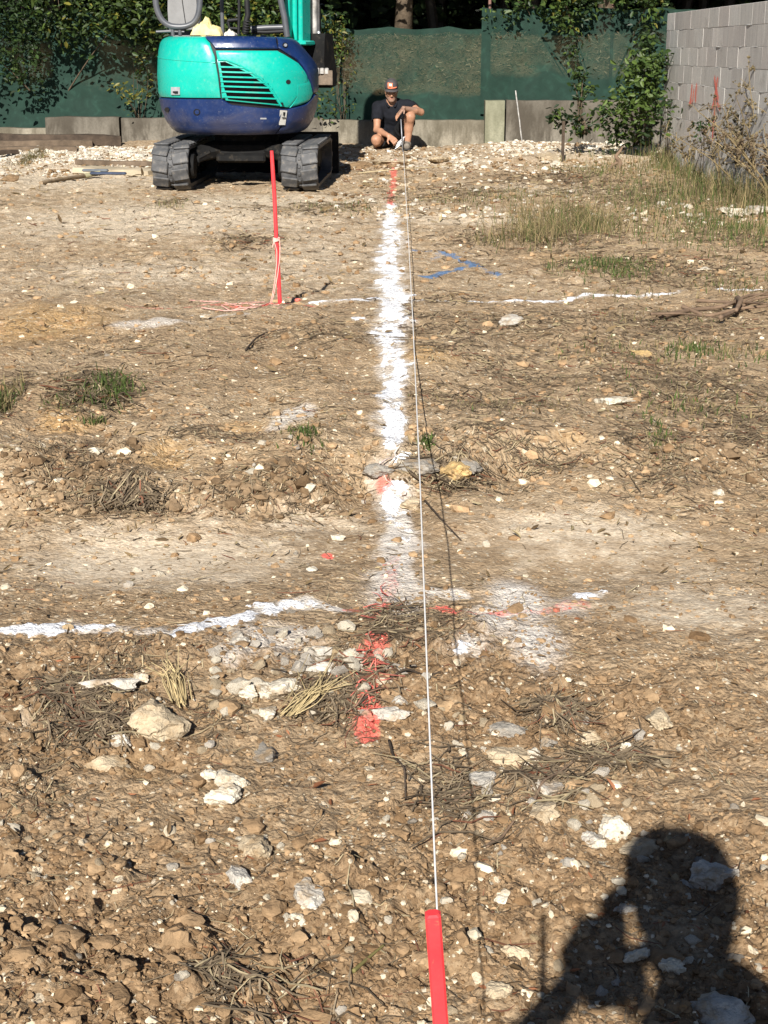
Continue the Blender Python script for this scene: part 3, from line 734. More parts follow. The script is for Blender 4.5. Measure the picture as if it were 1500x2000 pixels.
shrub('creeper', 'yellow-green creeper sprig on the net beside the machine', 'plant', (at(265, 235, 21.3)[0], 21.45, .4), [
    ([(220,155),(245,160),(270,170),(310,162),(312,180),(280,188),(265,190),(262,215),(250,212),(248,180),(222,172)], 21.05, 21.35, 22, 4, .05, .065, G_M, G_Y, G_Y, .5),
    ([(262,100),(290,95),(300,140),(280,160),(262,150)], 21.0, 21.4, 14, 6, .06, .07, G_D, G_M, G_Y, .2)], 8)
shrub('vine', 'thin vine hanging down the net right of the excavator', 'plant', (at(668, 240, 21.4)[0], 21.42, .45), [
    ([(640,40),(672,45),(670,80),(660,120),(645,110)], 21.0, 21.4, 34, 7, .06, .07, G_M, G_L, G_Y, .3),
    ([(655,80),(676,85),(682,140),(690,220),(676,215),(664,130)], 21.25, 21.45, 22, 4, .035, .055, G_D, G_L, G_Y, .15),
    ([(620,180),(648,165),(650,190),(640,230),(622,235)], 20.9, 21.2, 14, 5, .06, .07, G_D, G_L, G_Y, .15)], 10)
shrub('tree_branch', 'leafy branches drooping over the top of the right net', 'foliage', (3.1, 22.6, .4), [
    ([(945,-50),(1310,-50),(1300,8),(1270,40),(1235,25),(1180,10),(1130,55),(1110,60),(1075,30),(1040,18),(1000,6)], 21.1, 21.6, 90, 9, .10, .09, G_D, G_M, G_L, .2),
    ([(1050,-30),(1125,-30),(1122,35),(1105,70),(1090,60),(1060,20)], 20.9, 21.2, 26, 9, .07, .085, G_M, G_L, G_Y, .12),
    ([(1225,-30),(1285,-30),(1280,30),(1262,62),(1245,45)], 20.9, 21.2, 16, 8, .07, .09, G_M, G_L, G_Y, .1),
    ([(948,20),(1000,12),(1020,30),(1010,50),(985,40),(970,55),(955,50)], 21.2, 21.5, 16, 4, .06, .06, G_M, G_L, G_L, .3),
    ([(1110,50),(1130,60),(1122,120),(1108,110)], 21.2, 21.4, 12, 6, .05, .06, G_D, G_M, G_L, .3),
    ([(1240,45),(1262,45),(1258,75),(1246,72)], 21.0, 21.3, 8, 7, .05, .07, (.012,.02,.008), G_D, None, 0)], 5)
shrub('shrub', 'tall green shrub in the corner beside the block wall', 'shrub', tuple(G(1255, 285)), [
    ([(1262,55),(1285,95),(1305,105),(1300,140),(1292,190),(1288,270),(1240,282),(1195,275),(1180,245),(1160,215),(1165,195),(1200,185),(1218,175),(1215,140),(1235,115),(1250,90)], 18.9, 19.6, 115, 9, .07, .085, G_D, G_M, G_L, .25),
    ([(1235,110),(1290,100),(1292,170),(1270,240),(1215,235),(1175,205),(1220,170)], 18.7, 19.0, 70, 8, .07, .08, G_M, G_L, G_L, .3)], 9)
shrub('shrub', 'small dark shrub sprig against the concrete wall by the brown stake', 'shrub', tuple(at(1140, 262, 19.6)), [
    ([(1115,145),(1140,135),(1152,165),(1150,205),(1140,215),(1125,190)], 19.4, 19.7, 18, 7, .06, .085, G_D, G_M, G_L, .2),
    ([(1076,215),(1100,220),(1140,225),(1150,245),(1140,265),(1115,262),(1090,250)], 19.3, 19.6, 24, 8, .06, .08, G_D, G_D, G_L, .2)], 10)
shrub('sapling', 'small leafy sprig standing against the grey block wall', 'plant', tuple(G(1302, 325)), [
    ([(1297,200),(1320,195),(1318,225),(1300,285),(1294,285)], 18.0, 18.3, 14, 5, .05, .07, G_D, G_M, G_L, .2)], 6)
shrub('weed', 'small green weed in front of the block wall near the spray marks', 'weed', tuple(G(1366, 352)), [
    ([(1358,236),(1378,234),(1376,256),(1366,262)], 15.9, 16.1, 8, 6, .04, .05, G_D, G_M, G_L, .2)], 3)

# tall dry weeds in front of the block wall
def dry_weed(label, x, y, Yd, h, spread, nst, seedc, green=False):
    g = G(x, y) if Yd is None else at(x, y, Yd); g[2] = gz(g[0], g[1])
    t = thing('dry_weed', label, 'weed', tuple(g), 'tall dry weeds along the block wall')
    m = MB(); s_ = MB()
    for k in range(nst):
        d = RNG.normal(size=2) * spread; H_ = h * RNG.uniform(.6, 1.05)
        u = np.linspace(0, 1, 8)
        P = g + np.stack([d[0] * u ** 1.6, d[1] * u ** 1.6, H_ * u], -1) + np.stack([.02 * perlin(u * 3, u * 0 + k, 3), 0 * u, 0 * u], -1)
        c = np.array((.34, .26, .14)) * RNG.uniform(.55, 1.1)
        m.tube(P, np.linspace(.009, .003, 8), 4, c)
        for b in range(RNG.integers(8, 16)):
            q = P[RNG.integers(3, 8)]; e = q + np.array([RNG.normal() * .10, RNG.normal() * .06, RNG.uniform(.02, .16)])
            m.tube([q, (q + e) / 2 + [0, 0, .015], e], [.0042, .0034, .0025], 3, c * .85)
            for z_ in range(RNG.integers(2, 6)):
                w = q + (e - q) * RNG.uniform(.4, 1.1) + RNG.normal(size=3) * .012
                s_.add(*rock_unit(w, .009 + .010 * RNG.random()), np.array(seedc) * RNG.uniform(.6, 1.3))
    m.build('stalk', grass_mat, t, kind='stuff'); s_.build('seed_head', grass_mat, t, kind='stuff')
ICO = None
def ico(sub):
    p = (1 + 5 ** .5) / 2
    v = [(-1,p,0),(1,p,0),(-1,-p,0),(1,-p,0),(0,-1,p),(0,1,p),(0,-1,-p),(0,1,-p),(p,0,-1),(p,0,1),(-p,0,-1),(-p,0,1)]
    f = [(0,11,5),(0,5,1),(0,1,7),(0,7,10),(0,10,11),(1,5,9),(5,11,4),(11,10,2),(10,7,6),(7,1,8),(3,9,4),(3,4,2),(3,2,6),(3,6,8),(3,8,9),(4,9,5),(2,4,11),(6,2,10),(8,6,7),(9,8,1)]
    v = [np.array(x) / np.linalg.norm(x) for x in v]
    for _ in range(sub):
        cache = {}; nf = []
        def mid(a, b):
            k = (min(a, b), max(a, b))
            if k not in cache:
                x = v[a] + v[b]; v.append(x / np.linalg.norm(x)); cache[k] = len(v) - 1
            return cache[k]
        for a, b, c in f:
            x, y, z = mid(a, b), mid(b, c), mid(c, a); nf += [(a, x, z), (b, y, x), (c, z, y), (x, y, z)]
        f = nf
    return np.array(v), np.array(f)
ICOS = [ico(k) for k in range(4)]
OCT_V = np.array([[1,0,0],[-1,0,0],[0,1,0],[0,-1,0],[0,0,1],[0,0,-1]], float)
OCT_F = np.array([[0,2,4],[2,1,4],[1,3,4],[3,0,4],[2,0,5],[1,2,5],[3,1,5],[0,3,5]])
def rock_unit(c, r): return OCT_V * r * RNG.uniform(.6, 1.3, (6, 1)) + c, OCT_F
dry_weed('tall straw-coloured weed with fine branches at the right edge, before the block wall', 1478, 392, None, 1.15, .24, 13, (.20, .16, .09))
dry_weed('wispy dry weed with dark seeds in front of the salmon arrow', 1405, 364, None, .75, .26, 4, (.10, .08, .045))
dry_weed('low dry weed between the two salmon spray marks', 1345, 341, None, .40, .14, 3, (.13, .10, .055))
dry_weed('bushy grey dry weed leaning into the frame at far right', 1506, 402, None, .9, .3, 13, (.15, .11, .07))
dry_weed('sparse dry weed with seed heads right of the salmon arrow', 1440, 378, None, .85, .26, 8, (.10, .085, .05))

# ------------------------------------------------------------------ stones
def m_stone(name):
    t = NT(name, True)
    n = t.noise(9, 6, .65); f = t.noise(55, 5, .7); d = t.noise(14, 6, .7)
    col = t.mix(1.0, t.attr('Col'), t.ramp(n, [(.3, .72), (.55, 1.0), (.75, 1.2)]), 'MULTIPLY')
    col = t.mix(t.mapr(d, .46, .64, 0, .8), col, (.31, .215, .12))
    col = t.mix(1.0, col, t.ramp(f, [(.25, .78), (.75, 1.15)]), 'MULTIPLY')
    return t.fin(col, .9, t.bump(t.math('ADD', f, t.noise(160, 3)), .6, .008), None, .15)
stone_mat = m_stone('limestone')
TINT = dict(w=(.66, .60, .48), p=(.48, .39, .265), g=(.30, .275, .235), t=(.45, .34, .2), b=(.27, .175, .095), o=(.52, .36, .16), d=(.10, .10, .10), s=(.54, .50, .43))
def rock_shape(seed, sub=2, npl=11, rough=.05, flat=.0):
    r = np.random.default_rng(seed); v = ICOS[sub][0].copy()
    nn = r.normal(size=(npl, 3)); nn /= np.linalg.norm(nn, axis=1)[:, None]; dd = r.uniform(.50, .92, npl)
    dot = v @ nn.T
    rad = np.where(dot > .05, dd[None] / np.maximum(dot, .05), 9).min(1).clip(.3, 1.05)
    v = v * rad[:, None]
    for s_, a in ((2.2, rough * 1.6), (5, rough), (11, rough * .5)):
        v *= (1 + a * (perlin(v[:, 0] * s_ + seed, v[:, 1] * s_ + v[:, 2] * s_ * .7, seed % 50) + perlin(v[:, 2] * s_, v[:, 0] * s_ + 9 - v[:, 1] * s_ * .6, seed % 37)))[:, None]
    return v
def place_stone(x, y, w, h, tint, label, seed, rot=None, sink=.3, name='stone', group=None, red=False, flat=None, sub=None):
    g = G(x, y + h * .32); S = pxm(g[1], g[2]); d = ray(x, y); el = math.atan2(-d[2], d[1])
    sx = w / S * .5 * 1.22
    sz = (flat if flat is not None else min(sx * .62, .5 * h / S * .8 + .004)); 
    sy = max(.55 * sx, min(1.5 * sx, (h / S * .5 - sz * math.cos(el) * .45) / max(math.sin(el), .15)))
    sub_ = sub if sub is not None else (3 if w > 28 else 2)
    v = rock_shape(seed, sub_, 12, .085) * np.array([sx, sy, sz])
    a = rot if rot is not None else RNG.uniform(-.3, .3)
    v = v @ rotz(a).T @ rotx(RNG.uniform(-.12, .12)).T
    c = np.tile(np.array(TINT[tint]), (len(v), 1))
    if red:
        k = sstep(-.6, .5, v[:, 0] / sx + .8 * perlin(v[:, 1] * 40, v[:, 0] * 40, 3)); c = c * (1 - .85 * k[:, None]) + np.array((.80, .13, .10)) * .85 * k[:, None]
    zc = float(gtop(g[0], g[1])[0]) + sz * (1 - 2 * sink) * .72
    pos = np.array([g[0], g[1], zc])
    o = MB().add(v + pos, ICOS[sub_][1], c).build(name, stone_mat, smooth=True, autos=28, loc=tuple(pos))
    return tag(o, label, 'stone' if name != 'soil_clod' else 'clod', group)
STONES = [
 (292,1400,118,104,'p','largest tan flat stone, half buried right of the dark dry grass pile'),
 (215,1343,104,46,'s','pale ridged stone lying along the top of the dark dry grass pile'),
 (272,1331,36,26,'w','small white stone just above the largest tan stone'),
 (207,1486,64,40,'p','rough grey-tan stone below the dark dry grass pile'),
 (240,1455,40,36,'s','pale lump touching the lower left of the largest tan stone'),
 (137,1228,24,15,'t','brown pebble lying on the white lime line at left'),
 (468,1246,44,38,'s','chalky cube stone at the foot of the left lime line'),
 (522,1450,54,82,'g','grey pointed stone standing out of the soil below the white stones'),
 (520,1380,44,64,'w','long white stone just above the grey pointed stone'),
 (520,1345,40,38,'w','angular white stone left of the broken pale slab'),
 (484,1352,42,34,'w','knobbly whitish stone at the left end of the white stone row'),
 (560,1337,66,50,'w','biggest white stone in the row of broken stones'),
 (610,1318,66,34,'s','pale flat stone behind the biggest white stone'),
 (640,1276,60,30,'s','flat chalk-dusted stone above the white stone row'),
 (588,1312,36,22,'p','small tan stone behind the row of white stones'),
 (642,1328,50,34,'s','grey-white stone left of the red sprayed twigs'),
 (682,1290,46,30,'w','white stone left of the red sprayed stone'),
 (692,1318,34,24,'w','small white stone touched with red paint'),
 (764,1394,66,26,'s','long pale stone at the foot of the red sprayed line'),
 (782,1372,28,22,'s','light grey stone right of the red sprayed line'),
 (455,1532,56,46,'w','bright white stone casting a black shadow, left foreground'),
 (434,1562,64,44,'w','blocky cream stone under the bright white stone'),
 (408,1524,30,24,'w','small white stone left of the bright white stone'),
 (428,1515,26,40,'s','thin upright pale chip beside the bright white stone'),
 (505,1636,62,70,'p','upper dirt-covered half of the long slanted slab'),
 (470,1702,46,66,'s','white lower end of the long slanted slab, left foreground'),
 (600,1752,54,84,'s','half-buried oblong pale stone below the middle of the foreground'),
 (582,1806,34,34,'w','crumbled white stone at the foot of the oblong pale stone'),
 (310,1638,46,40,'b','rounded brown clod alone in the left foreground'),
 (1062,1597,64,58,'p','round cream stone in the right foreground'),
 (947,1594,36,28,'w','small white stone left of the round cream stone'),
 (985,1592,44,22,'o','ochre stone between the white one and the round cream one'),
 (974,1550,36,28,'w','wedge-shaped cream stone above the small white stone'),
 (946,1522,48,50,'s','grey-white stone beside the string shadow, right foreground'),
 (1072,1532,50,52,'s','dusty pale stone above the round cream stone'),
 (1000,1470,80,52,'p','tan slab partly covered by soil with a shell-white stone on it'),
 (1034,1468,36,44,'w','shell-white layered stone on the tan slab'),
 (992,1424,66,30,'g','grey stone with a whitish left face, above the tan slab'),
 (1068,1456,34,20,'g','small bluish-grey stone right of the shell-white stone'),
 (1283,1412,44,50,'p','peaked cream stone among dry grass in the right half'),
 (1226,1470,30,20,'w','white stone chip below the peaked cream stone'),
 (1160,1430,60,28,'p','faint grey-tan flat stone in the middle of the right half'),
 (1195,1615,54,48,'w','broken whitish stone left of the head shadow'),
 (1160,1630,34,44,'s','grey-white stone left of the broken whitish stone'),
 (1166,1650,34,20,'w','small bright stone under the broken whitish stone'),
 (1252,1640,76,52,'p','large pale flat stone at the edge of the head shadow'),
 (1148,1688,16,54,'w','upright white splinter of stone left of the head shadow'),
 (1108,1695,34,18,'g','dark blue-grey flake of stone near the white splinter'),
 (1390,1690,86,76,'s','large smooth stone inside the head shadow'),
 (1340,1712,34,36,'s','small pale stone inside the head shadow'),
 (1400,1950,150,110,'s','biggest stone at the bottom inside the shoulder shadow'),
 (1308,1902,46,36,'w','white-edged stone inside the neck shadow'),
 (1240,1872,46,34,'w','white stone lit between the arm shadow and the neck shadow'),
 (1220,1790,42,18,'s','flat pale stone in the gap of the arm shadow'),
 (1008,1868,62,42,'p','tan stone left of the arm shadow'),
 (976,1940,60,44,'p','pitted tan stone low in the foreground right of the red stake'),
 (905,1700,80,66,'b','big brown clod under the string shadow'),
 (912,1655,46,30,'b','smaller brown clod above the big one by the string shadow'),
 (978,1772,26,22,'w','crumbly white stone right of the string shadow'),
 (888,902,54,44,'o','ochre broken stone with a sharp lit edge by the string'),
 (920,900,36,40,'g','grey stone leaning on the ochre broken stone'),
 (738,914,54,32,'g','grey stone dusted with lime across the white line'),
 (822,915,76,38,'g','flat grey stone right of the white line under grass'),
 (805,985,40,26,'p','tan stone beside the gap in the white line'),
 (610,1108,18,24,'w','small white chip near the red dot'),
 (660,1052,32,10,'w','thin white flake lying on the wheel track'),
 (1404,968,22,14,'w','small white stone on the smooth dirt at right'),
 (1000,628,40,22,'s','whitish lump of stone below the right lime line'),
 (1200,786,58,24,'w','crumbled white stones in the dead grass at right'),
 (1250,690,44,16,'o','ochre lump by the green grass at right'),
 (1375,524,24,10,'w','white chip right of the small green tuft'),
 (1436,412,60,22,'w','broad whitish stone by the tall weeds at right'),
 (1480,408,44,26,'s','flat pale stone at the right edge by the tall weeds'),
 (1412,410,22,14,'w','small white stone left of the broad whitish stone'),
 (1296,296,34,34,'w','white crumpled lump of limestone below the green shrub'),
 (1196,282,40,24,'w','pile-top white stone below the concrete wall corner'),
 (1210,276,26,16,'w','small white stone right of the pile-top stone'),
 (1072,303,46,22,'p','tan stone left of the brown stake'),
 (1086,320,24,18,'w','white rounded stone in front of the brown stake'),
 (1022,302,38,14,'w','flat white stone on the gravel before the square post'),
 (855,312,34,18,'p','cream stone right of the crouching man'),
 (910,313,22,18,'w','pointed white stone right of the crouching man'),
 (765,316,70,16,'p','long flat stone right in front of the man'),
 (700,320,48,18,'b','brown stone in the shadow edge left of the man'),
 (940,272,26,16,'p','rounded stone at the foot of the square post'),
 (17,346,36,26,'b','left brown soil lump on the white gravel'),
 (826,286,14,10,'b','small brown lump added in place of the head shadow right of the man'),  # lump added to stand in for the shadow of the man's head
 (400,622,22,10,'w','white lime lump left of the red sprayed spot'),
 (640,325,30,14,'b','clod in the excavator shadow'),
]
for i, (x, y, w, h, tn, lab) in enumerate(STONES):
    kw = {}
    if 'slanted slab' in lab: kw = dict(rot=.45, flat=.022)
    if 'splinter' in lab: kw = dict(rot=0)
    if tn == 'b': kw['name'] = 'soil_clod'
    place_stone(x, y, w, h, tn, lab, 100 + i * 7, sink=.20 if tn == 'w' else .34, **kw)
place_stone(743, 1268, 26, 44, 'w', 'oblong stone sprayed half red at the crossing of the lines', 901, red=True, rot=.2)
place_stone(716, 1388, 30, 36, 's', 'stone sprayed red on its left at the end of the red line', 917, red=True)
place_stone(722, 1290, 22, 24, 's', 'small red splashed stone left of the half red oblong one', 931, red=True)
# rounded tussocky lump on the gravel
# smaller chips: individuals sharing a few meshes
chips = []
for k in range(10):
    v = rock_shape(300 + k * 13, 1, 9, .08); me = MB().add(v, ICOS[1][1], TINT['wwwpssptgw'[k]]).mesh('stone_chip', (0, 0, 0), True)
    me.materials.append(stone_mat); me.set_sharp_from_angle(angle=R(30)); chips.append(me)
def chip(x, y, r, label, group, k=None):
    me = chips[RNG.integers(0, 10) if k is None else k]
    o = bpy.data.objects.new('stone_chip', me); C.objects.link(o)
    z = float(gtop(x, y)[0]); o.location = (x, y, z + r * .25)
    o.scale = (r * RNG.uniform(.8, 1.3), r * RNG.uniform(.7, 1.2), r * RNG.uniform(.5, .85)); o.rotation_euler = (RNG.uniform(-.4, .4), RNG.uniform(-.4, .4), RNG.uniform(0, 6.28))
    tag(o, label, 'stone', group)
for _ in range(95):
    p = G(RNG.uniform(-20, 1520), 1560 + 430 * RNG.random()); chip(p[0], p[1], RNG.uniform(.006, .013), 'small loose stone chip lying on the clods in the foreground', 'small stone chips in the foreground')
for _ in range(58):
    p = G(np.clip(RNG.normal(600, 110), 420, 830), np.clip(RNG.normal(1325, 48), 1235, 1420)); chip(p[0], p[1], RNG.uniform(.010, .026), 'broken pale stone in the dense cluster left of the red sprayed line', 'broken pale stones left of the red sprayed line', RNG.integers(0, 6))
for _ in range(30):
    p = G(np.clip(RNG.normal(1080, 110), 900, 1300), np.clip(RNG.normal(1530, 60), 1420, 1680)); chip(p[0], p[1], RNG.uniform(.008, .020), 'broken stone lying around the round cream stone at right', 'broken stones around the round cream stone', RNG.integers(0, 7))
for _ in range(50):
    c = [(560, 1340), (700, 1270), (1000, 1480), (1120, 1600), (300, 1420), (960, 1380), (1380, 1500)][RNG.integers(0, 7)]
    p = G(c[0] + RNG.normal() * 90, c[1] + RNG.normal() * 55); chip(p[0], p[1], RNG.uniform(.007, .016), 'small stone chip among the broken stones and dry twigs', 'small stone chips among the broken stones')
for _ in range(34):
    p = G(RNG.uniform(0, 1500), RNG.uniform(480, 1150)); chip(p[0], p[1], RNG.uniform(.008, .018), 'small pale stone lying alone on the bare dirt', 'small pale stones on the bare dirt')

# ------------------------------------------------------------------ loose soil, gravel, litter, grass (nobody could count these)
def scatter_px(n, y0, y1, x0=-60, x1=1560):
    """points whose density falls off with distance"""
    X_ = RNG.uniform(x0, x1, n); Y_ = RNG.uniform(y0, y1, n)
    u = (X_ - 750) / F; v = (1000 - Y_) / F
    dy = CP + v * SP; dz = -SP + v * CP; z = np.zeros(n)
    for _ in range(6):
        t = np.clip((z - CAM_H) / dz, .5, 40); z = .5 * z + .5 * macro(u * t, dy * t)
    t = (z - CAM_H) / dz
    return u * t, dy * t, t
def painted(x, y, cols, rs=1.0):
    l_ = sstep(.35, .8, mask_at(lime, x, y) * (1 + RNG.normal(size=len(x)) * .25))[:, None] * .85; r_ = sstep(.4, .75, mask_at(red, x, y) * (1 + RNG.normal(size=len(x)) * .45))[:, None] * .85 * (rs if rs == 1 else (RNG.random(len(x)) < rs)[:, None])
    return (cols * (1 - l_) + np.array((.74, .72, .68)) * l_) * (1 - r_) + np.array((.78, .17, .14)) * r_
def joined_rocks(mb, x, y, r, cols, sub, lift=.2, squash=.7):
    v0, f0 = (OCT_V, OCT_F) if sub < 0 else ICOS[sub]
    n = len(x); nv = len(v0)
    shp = np.stack([(rock_shape(500 + k, sub, 8, .17) if sub >= 0 else OCT_V * np.random.default_rng(k).uniform(.6, 1.2, (6, 1))) for k in range(14)])
    v = shp[RNG.integers(0, 14, n)]
    a = RNG.uniform(0, 2 * math.pi, n); ca, sa = np.cos(a), np.sin(a)
    sx = r * RNG.uniform(.75, 1.35, n); sy = r * RNG.uniform(.7, 1.2, n); sz = r * RNG.uniform(.6, 1.0, n) * squash
    vx = v[..., 0] * sx[:, None]; vy = v[..., 1] * sy[:, None]; vz = v[..., 2] * sz[:, None]
    V = np.stack([vx * ca[:, None] - vy * sa[:, None] + x[:, None], vx * sa[:, None] + vy * ca[:, None] + y[:, None], vz + (gtop(x, y) + sz * lift)[:, None]], -1)
    fi = (np.arange(n) * nv)[:, None, None] + f0[None]
    mb.add(V.reshape(-1, 3), fi.reshape(-1, 3), np.repeat(painted(x, y, cols), nv, axis=0))
soil_mat = m_col('soil_clod', .95, 45, .35, .7, 0, .1)
def soil_cols(n, pale_p=.1):
    t = RNG.random(n)[:, None]; c = np.array((.155, .095, .048)) * (1 - t) + np.array((.335, .228, .13)) * t
    k = RNG.random(n) < pale_p; c[k] = np.array((.56, .48, .35)) * RNG.uniform(.8, 1.2, (k.sum(), 1)); return c
def by_mask(x, y, m, bias=0):
    return RNG.random(len(x)) < np.clip(mask_at(m, x, y) + bias, 0, 1)
mb = MB()
x, y, t = scatter_px(5600, 1180, 2040); k = by_mask(x, y, clod, .06); x, y = x[k], y[k]
joined_rocks(mb, x, y, RNG.gamma(1.25, .0040, len(x)).clip(.0022, .030), soil_cols(len(x), .05), 1, .0, .8)
x, y, t = scatter_px(34000, 1150, 2040); k = by_mask(x, y, clod, .22) & ~by_mask(x, y, lime * 1.4); x, y = x[k], y[k]
r_ = RNG.gamma(2.0, .00135, len(x)).clip(.0012, .008); b_ = r_ > .0034; c_s = soil_cols(len(x), .085)
joined_rocks(mb, x[b_], y[b_], r_[b_], c_s[b_], 0, .2, .85); joined_rocks(mb, x[~b_], y[~b_], r_[~b_], c_s[~b_], -1, .2, .85)
x, y, t = scatter_px(11000, 840, 1300); k = by_mask(x, y, clod, -.08) & (y > 4.15); x, y = x[k], y[k]
joined_rocks(mb, x, y, RNG.gamma(1.6, .006, len(x)).clip(.004, .030), soil_cols(len(x), .03) * np.array((.82, .86, .92)), 0, .15, .85)
o = mb.build('loose_soil', soil_mat, smooth=True, autos=35, kind='stuff'); tag(o, 'loose brown soil crumbs and clods over the dirt', 'soil')
mb = MB()
x, y, t = scatter_px(8000, 330, 1300); k = ~by_mask(x, y, lime * 1.5) & by_mask(x, y, 1 - .6 * litter) & ~by_mask(x, y, .8 * smooth_m); x, y, t = x[k], y[k], t[k]
joined_rocks(mb, x, y, (RNG.gamma(1.3, .00062, len(x)) * t * .8).clip(.0015, .02), soil_cols(len(x), .38) * 1.08, 0, .0, .6)
x, y, t = scatter_px(7500, 330, 1200); k = ~by_mask(x, y, lime * 1.5) & ~by_mask(x, y, .85 * smooth_m) & (RNG.random(len(x)) < .4 + .6 * np.clip(perlin(x * 1.1, y * .9, 29) + .3, 0, 1)); x, y, t = x[k], y[k], t[k]
joined_rocks(mb, x, y, (RNG.gamma(1.8, .0009, len(x)) * t * .8).clip(.002, .03), soil_cols(len(x), .10) * 1.2, 0, .15, .8)
o = mb.build('gravel', soil_mat, kind='stuff'); tag(o, 'small stones and gravel strewn over the bare dirt', 'gravel')
# white crushed stone heaped along the old wall
mb = MB(); n = 5200
for (x0, x1, y0, y1, n, tc) in ((-40, 330, 288, 322, 3600, .85), (0, 300, 318, 345, 600, .5), (330, 640, 286, 300, 500, .8), (640, 1000, 284, 335, 1300, .45), (960, 1230, 275, 300, 1500, .75), (1000, 1500, 300, 345, 700, .3), (650, 1150, 335, 430, 900, .35), (1150, 1500, 395, 445, 260, .5)):
    x, y, t = scatter_px(n, y0, y1, x0, x1)
    y = np.minimum(y, YW - .06)
    c = np.array((.66, .61, .51)) * RNG.uniform(.7, 1.15, (len(x), 1)); k = RNG.random(len(x)) > tc; c[k] = soil_cols(k.sum(), .2)
    joined_rocks(mb, x, y, RNG.gamma(2.4, .0072, len(x)).clip(.008, .05), c, 0, .25, .7)
o = mb.build('crushed_stone', stone_mat, smooth=True, autos=30, kind='stuff'); tag(o, 'whitish crushed stone and rubble along the foot of the old wall', 'rubble')

# twigs, straws and dead stems
def straws(mb, x, y, L, rad, cols, sides=3, seg=4, bend=.35, lift=.5, dirx=None):
    n = len(x); a = RNG.uniform(0, math.pi, n) if dirx is None else RNG.normal(size=n) * dirx
    u = np.linspace(-.5, .5, seg); b = RNG.normal(size=n) * bend; b2 = RNG.normal(size=n) * bend * .5
    px = x[:, None] + L[:, None] * (u[None] * np.cos(a)[:, None] - (b[:, None] * (u[None] ** 2) + b2[:, None] * u[None] ** 3 * 3) * np.sin(a)[:, None])
    py = y[:, None] + L[:, None] * (u[None] * np.sin(a)[:, None] + (b[:, None] * (u[None] ** 2) + b2[:, None] * u[None] ** 3 * 3) * np.cos(a)[:, None])
    zg = gtop(px.ravel(), py.ravel()).reshape(px.shape)
    zl = .5 * zg + .5 * zg.mean(1)[:, None]
    tilt = RNG.normal(size=n) * .10
    pz = np.maximum(zl, zg - .002) + rad[:, None] * lift + np.abs(tilt)[:, None] * L[:, None] * (u[None] * np.sign(tilt)[:, None] + .5) * RNG.random(n)[:, None]
    P = np.stack([px, py, pz], -1); T = np.gradient(P, axis=1); T /= np.linalg.norm(T, axis=2)[..., None] + 1e-9
    N = np.cross(T, [0, 0, 1.]); N /= np.linalg.norm(N, axis=2)[..., None] + 1e-9; B = np.cross(N, T)
    an = np.arange(sides) * 2 * math.pi / sides + .5
    taper = np.array([.6, 1, 1, .8, .35]) if seg == 5 else np.array([.7, 1, .85, .4]) if seg == 4 else np.linspace(1, .4, seg)
    rr_ = rad[:, None] * taper[None]
    V = P[:, :, None] + rr_[:, :, None, None] * (np.cos(an)[None, None, :, None] * N[:, :, None] + np.sin(an)[None, None, :, None] * B[:, :, None])
    base = []
    for i in range(seg - 1):
        for j in range(sides): base.append((i * sides + j, i * sides + (j + 1) % sides, (i + 1) * sides + (j + 1) % sides, (i + 1) * sides + j))
    fi = (np.arange(n) * seg * sides)[:, None, None] + np.array(base)[None]
    mb.add(V.reshape(-1, 3), fi.reshape(-1, 4), np.repeat(painted(x, y, cols, .45), seg * sides, axis=0))
def straw_cols(n, p_pale=.2, p_red=.05):
    t = RNG.random(n)[:, None]; c = np.array((.075, .056, .038)) * (1 - t) + np.array((.26, .20, .13)) * t
    k = RNG.random(n); c[k < p_pale] = np.array((.44, .36, .22)) * RNG.uniform(.6, 1.1, ((k < p_pale).sum(), 1))
    m_ = k > 1 - p_red; c[m_] = np.array((.22, .10, .06)) * RNG.uniform(.7, 1.1, (m_.sum(), 1)); return c
straw_mat = m_col('dead_stem', .85, 50, .3, 0, 0, .15)
mb = MB()
x, y, t = scatter_px(1900, 1180, 2040); k = RNG.random(len(x)) < .35 + .5 * mask_at(clod, x, y); x, y, t = x[k], y[k], t[k]
straws(mb, x, y, RNG.gamma(2.2, .016, len(x)).clip(.012, .13), RNG.uniform(.0006, .0017, len(x)), straw_cols(len(x), .22, .12))
x, y, t = scatter_px(5200, 330, 1250); k = (RNG.random(len(x)) < .2) & ~by_mask(x, y, .8 * smooth_m); x, y, t = x[k], y[k], t[k]
straws(mb, x, y, RNG.gamma(2.0, .010, len(x)) * t ** .8 * .5, .00034 * t * RNG.uniform(.6, 1.4, len(x)), straw_cols(len(x), .25, .06))
x, y, t = scatter_px(8500, 325, 1180); k = (mask_at(lime, x, y) < .45) & ~by_mask(x, y, .85 * smooth_m) & (RNG.random(len(x)) < .35 + .65 * np.clip(perlin(x * .9, y * .7, 17) + .4, 0, 1)); x, y, t = x[k], y[k], t[k]
cc_ = np.where((RNG.random(len(x)) < .55)[:, None], np.array((.50, .40, .26)) * RNG.uniform(.65, 1.15, (len(x), 1)), straw_cols(len(x), .1, .04))
straws(mb, x, y, RNG.gamma(3.0, .0042, len(x)) * t ** .85 * .62, .00030 * t * RNG.uniform(.7, 1.5, len(x)), cc_, 3, 3, .4, 1.5)
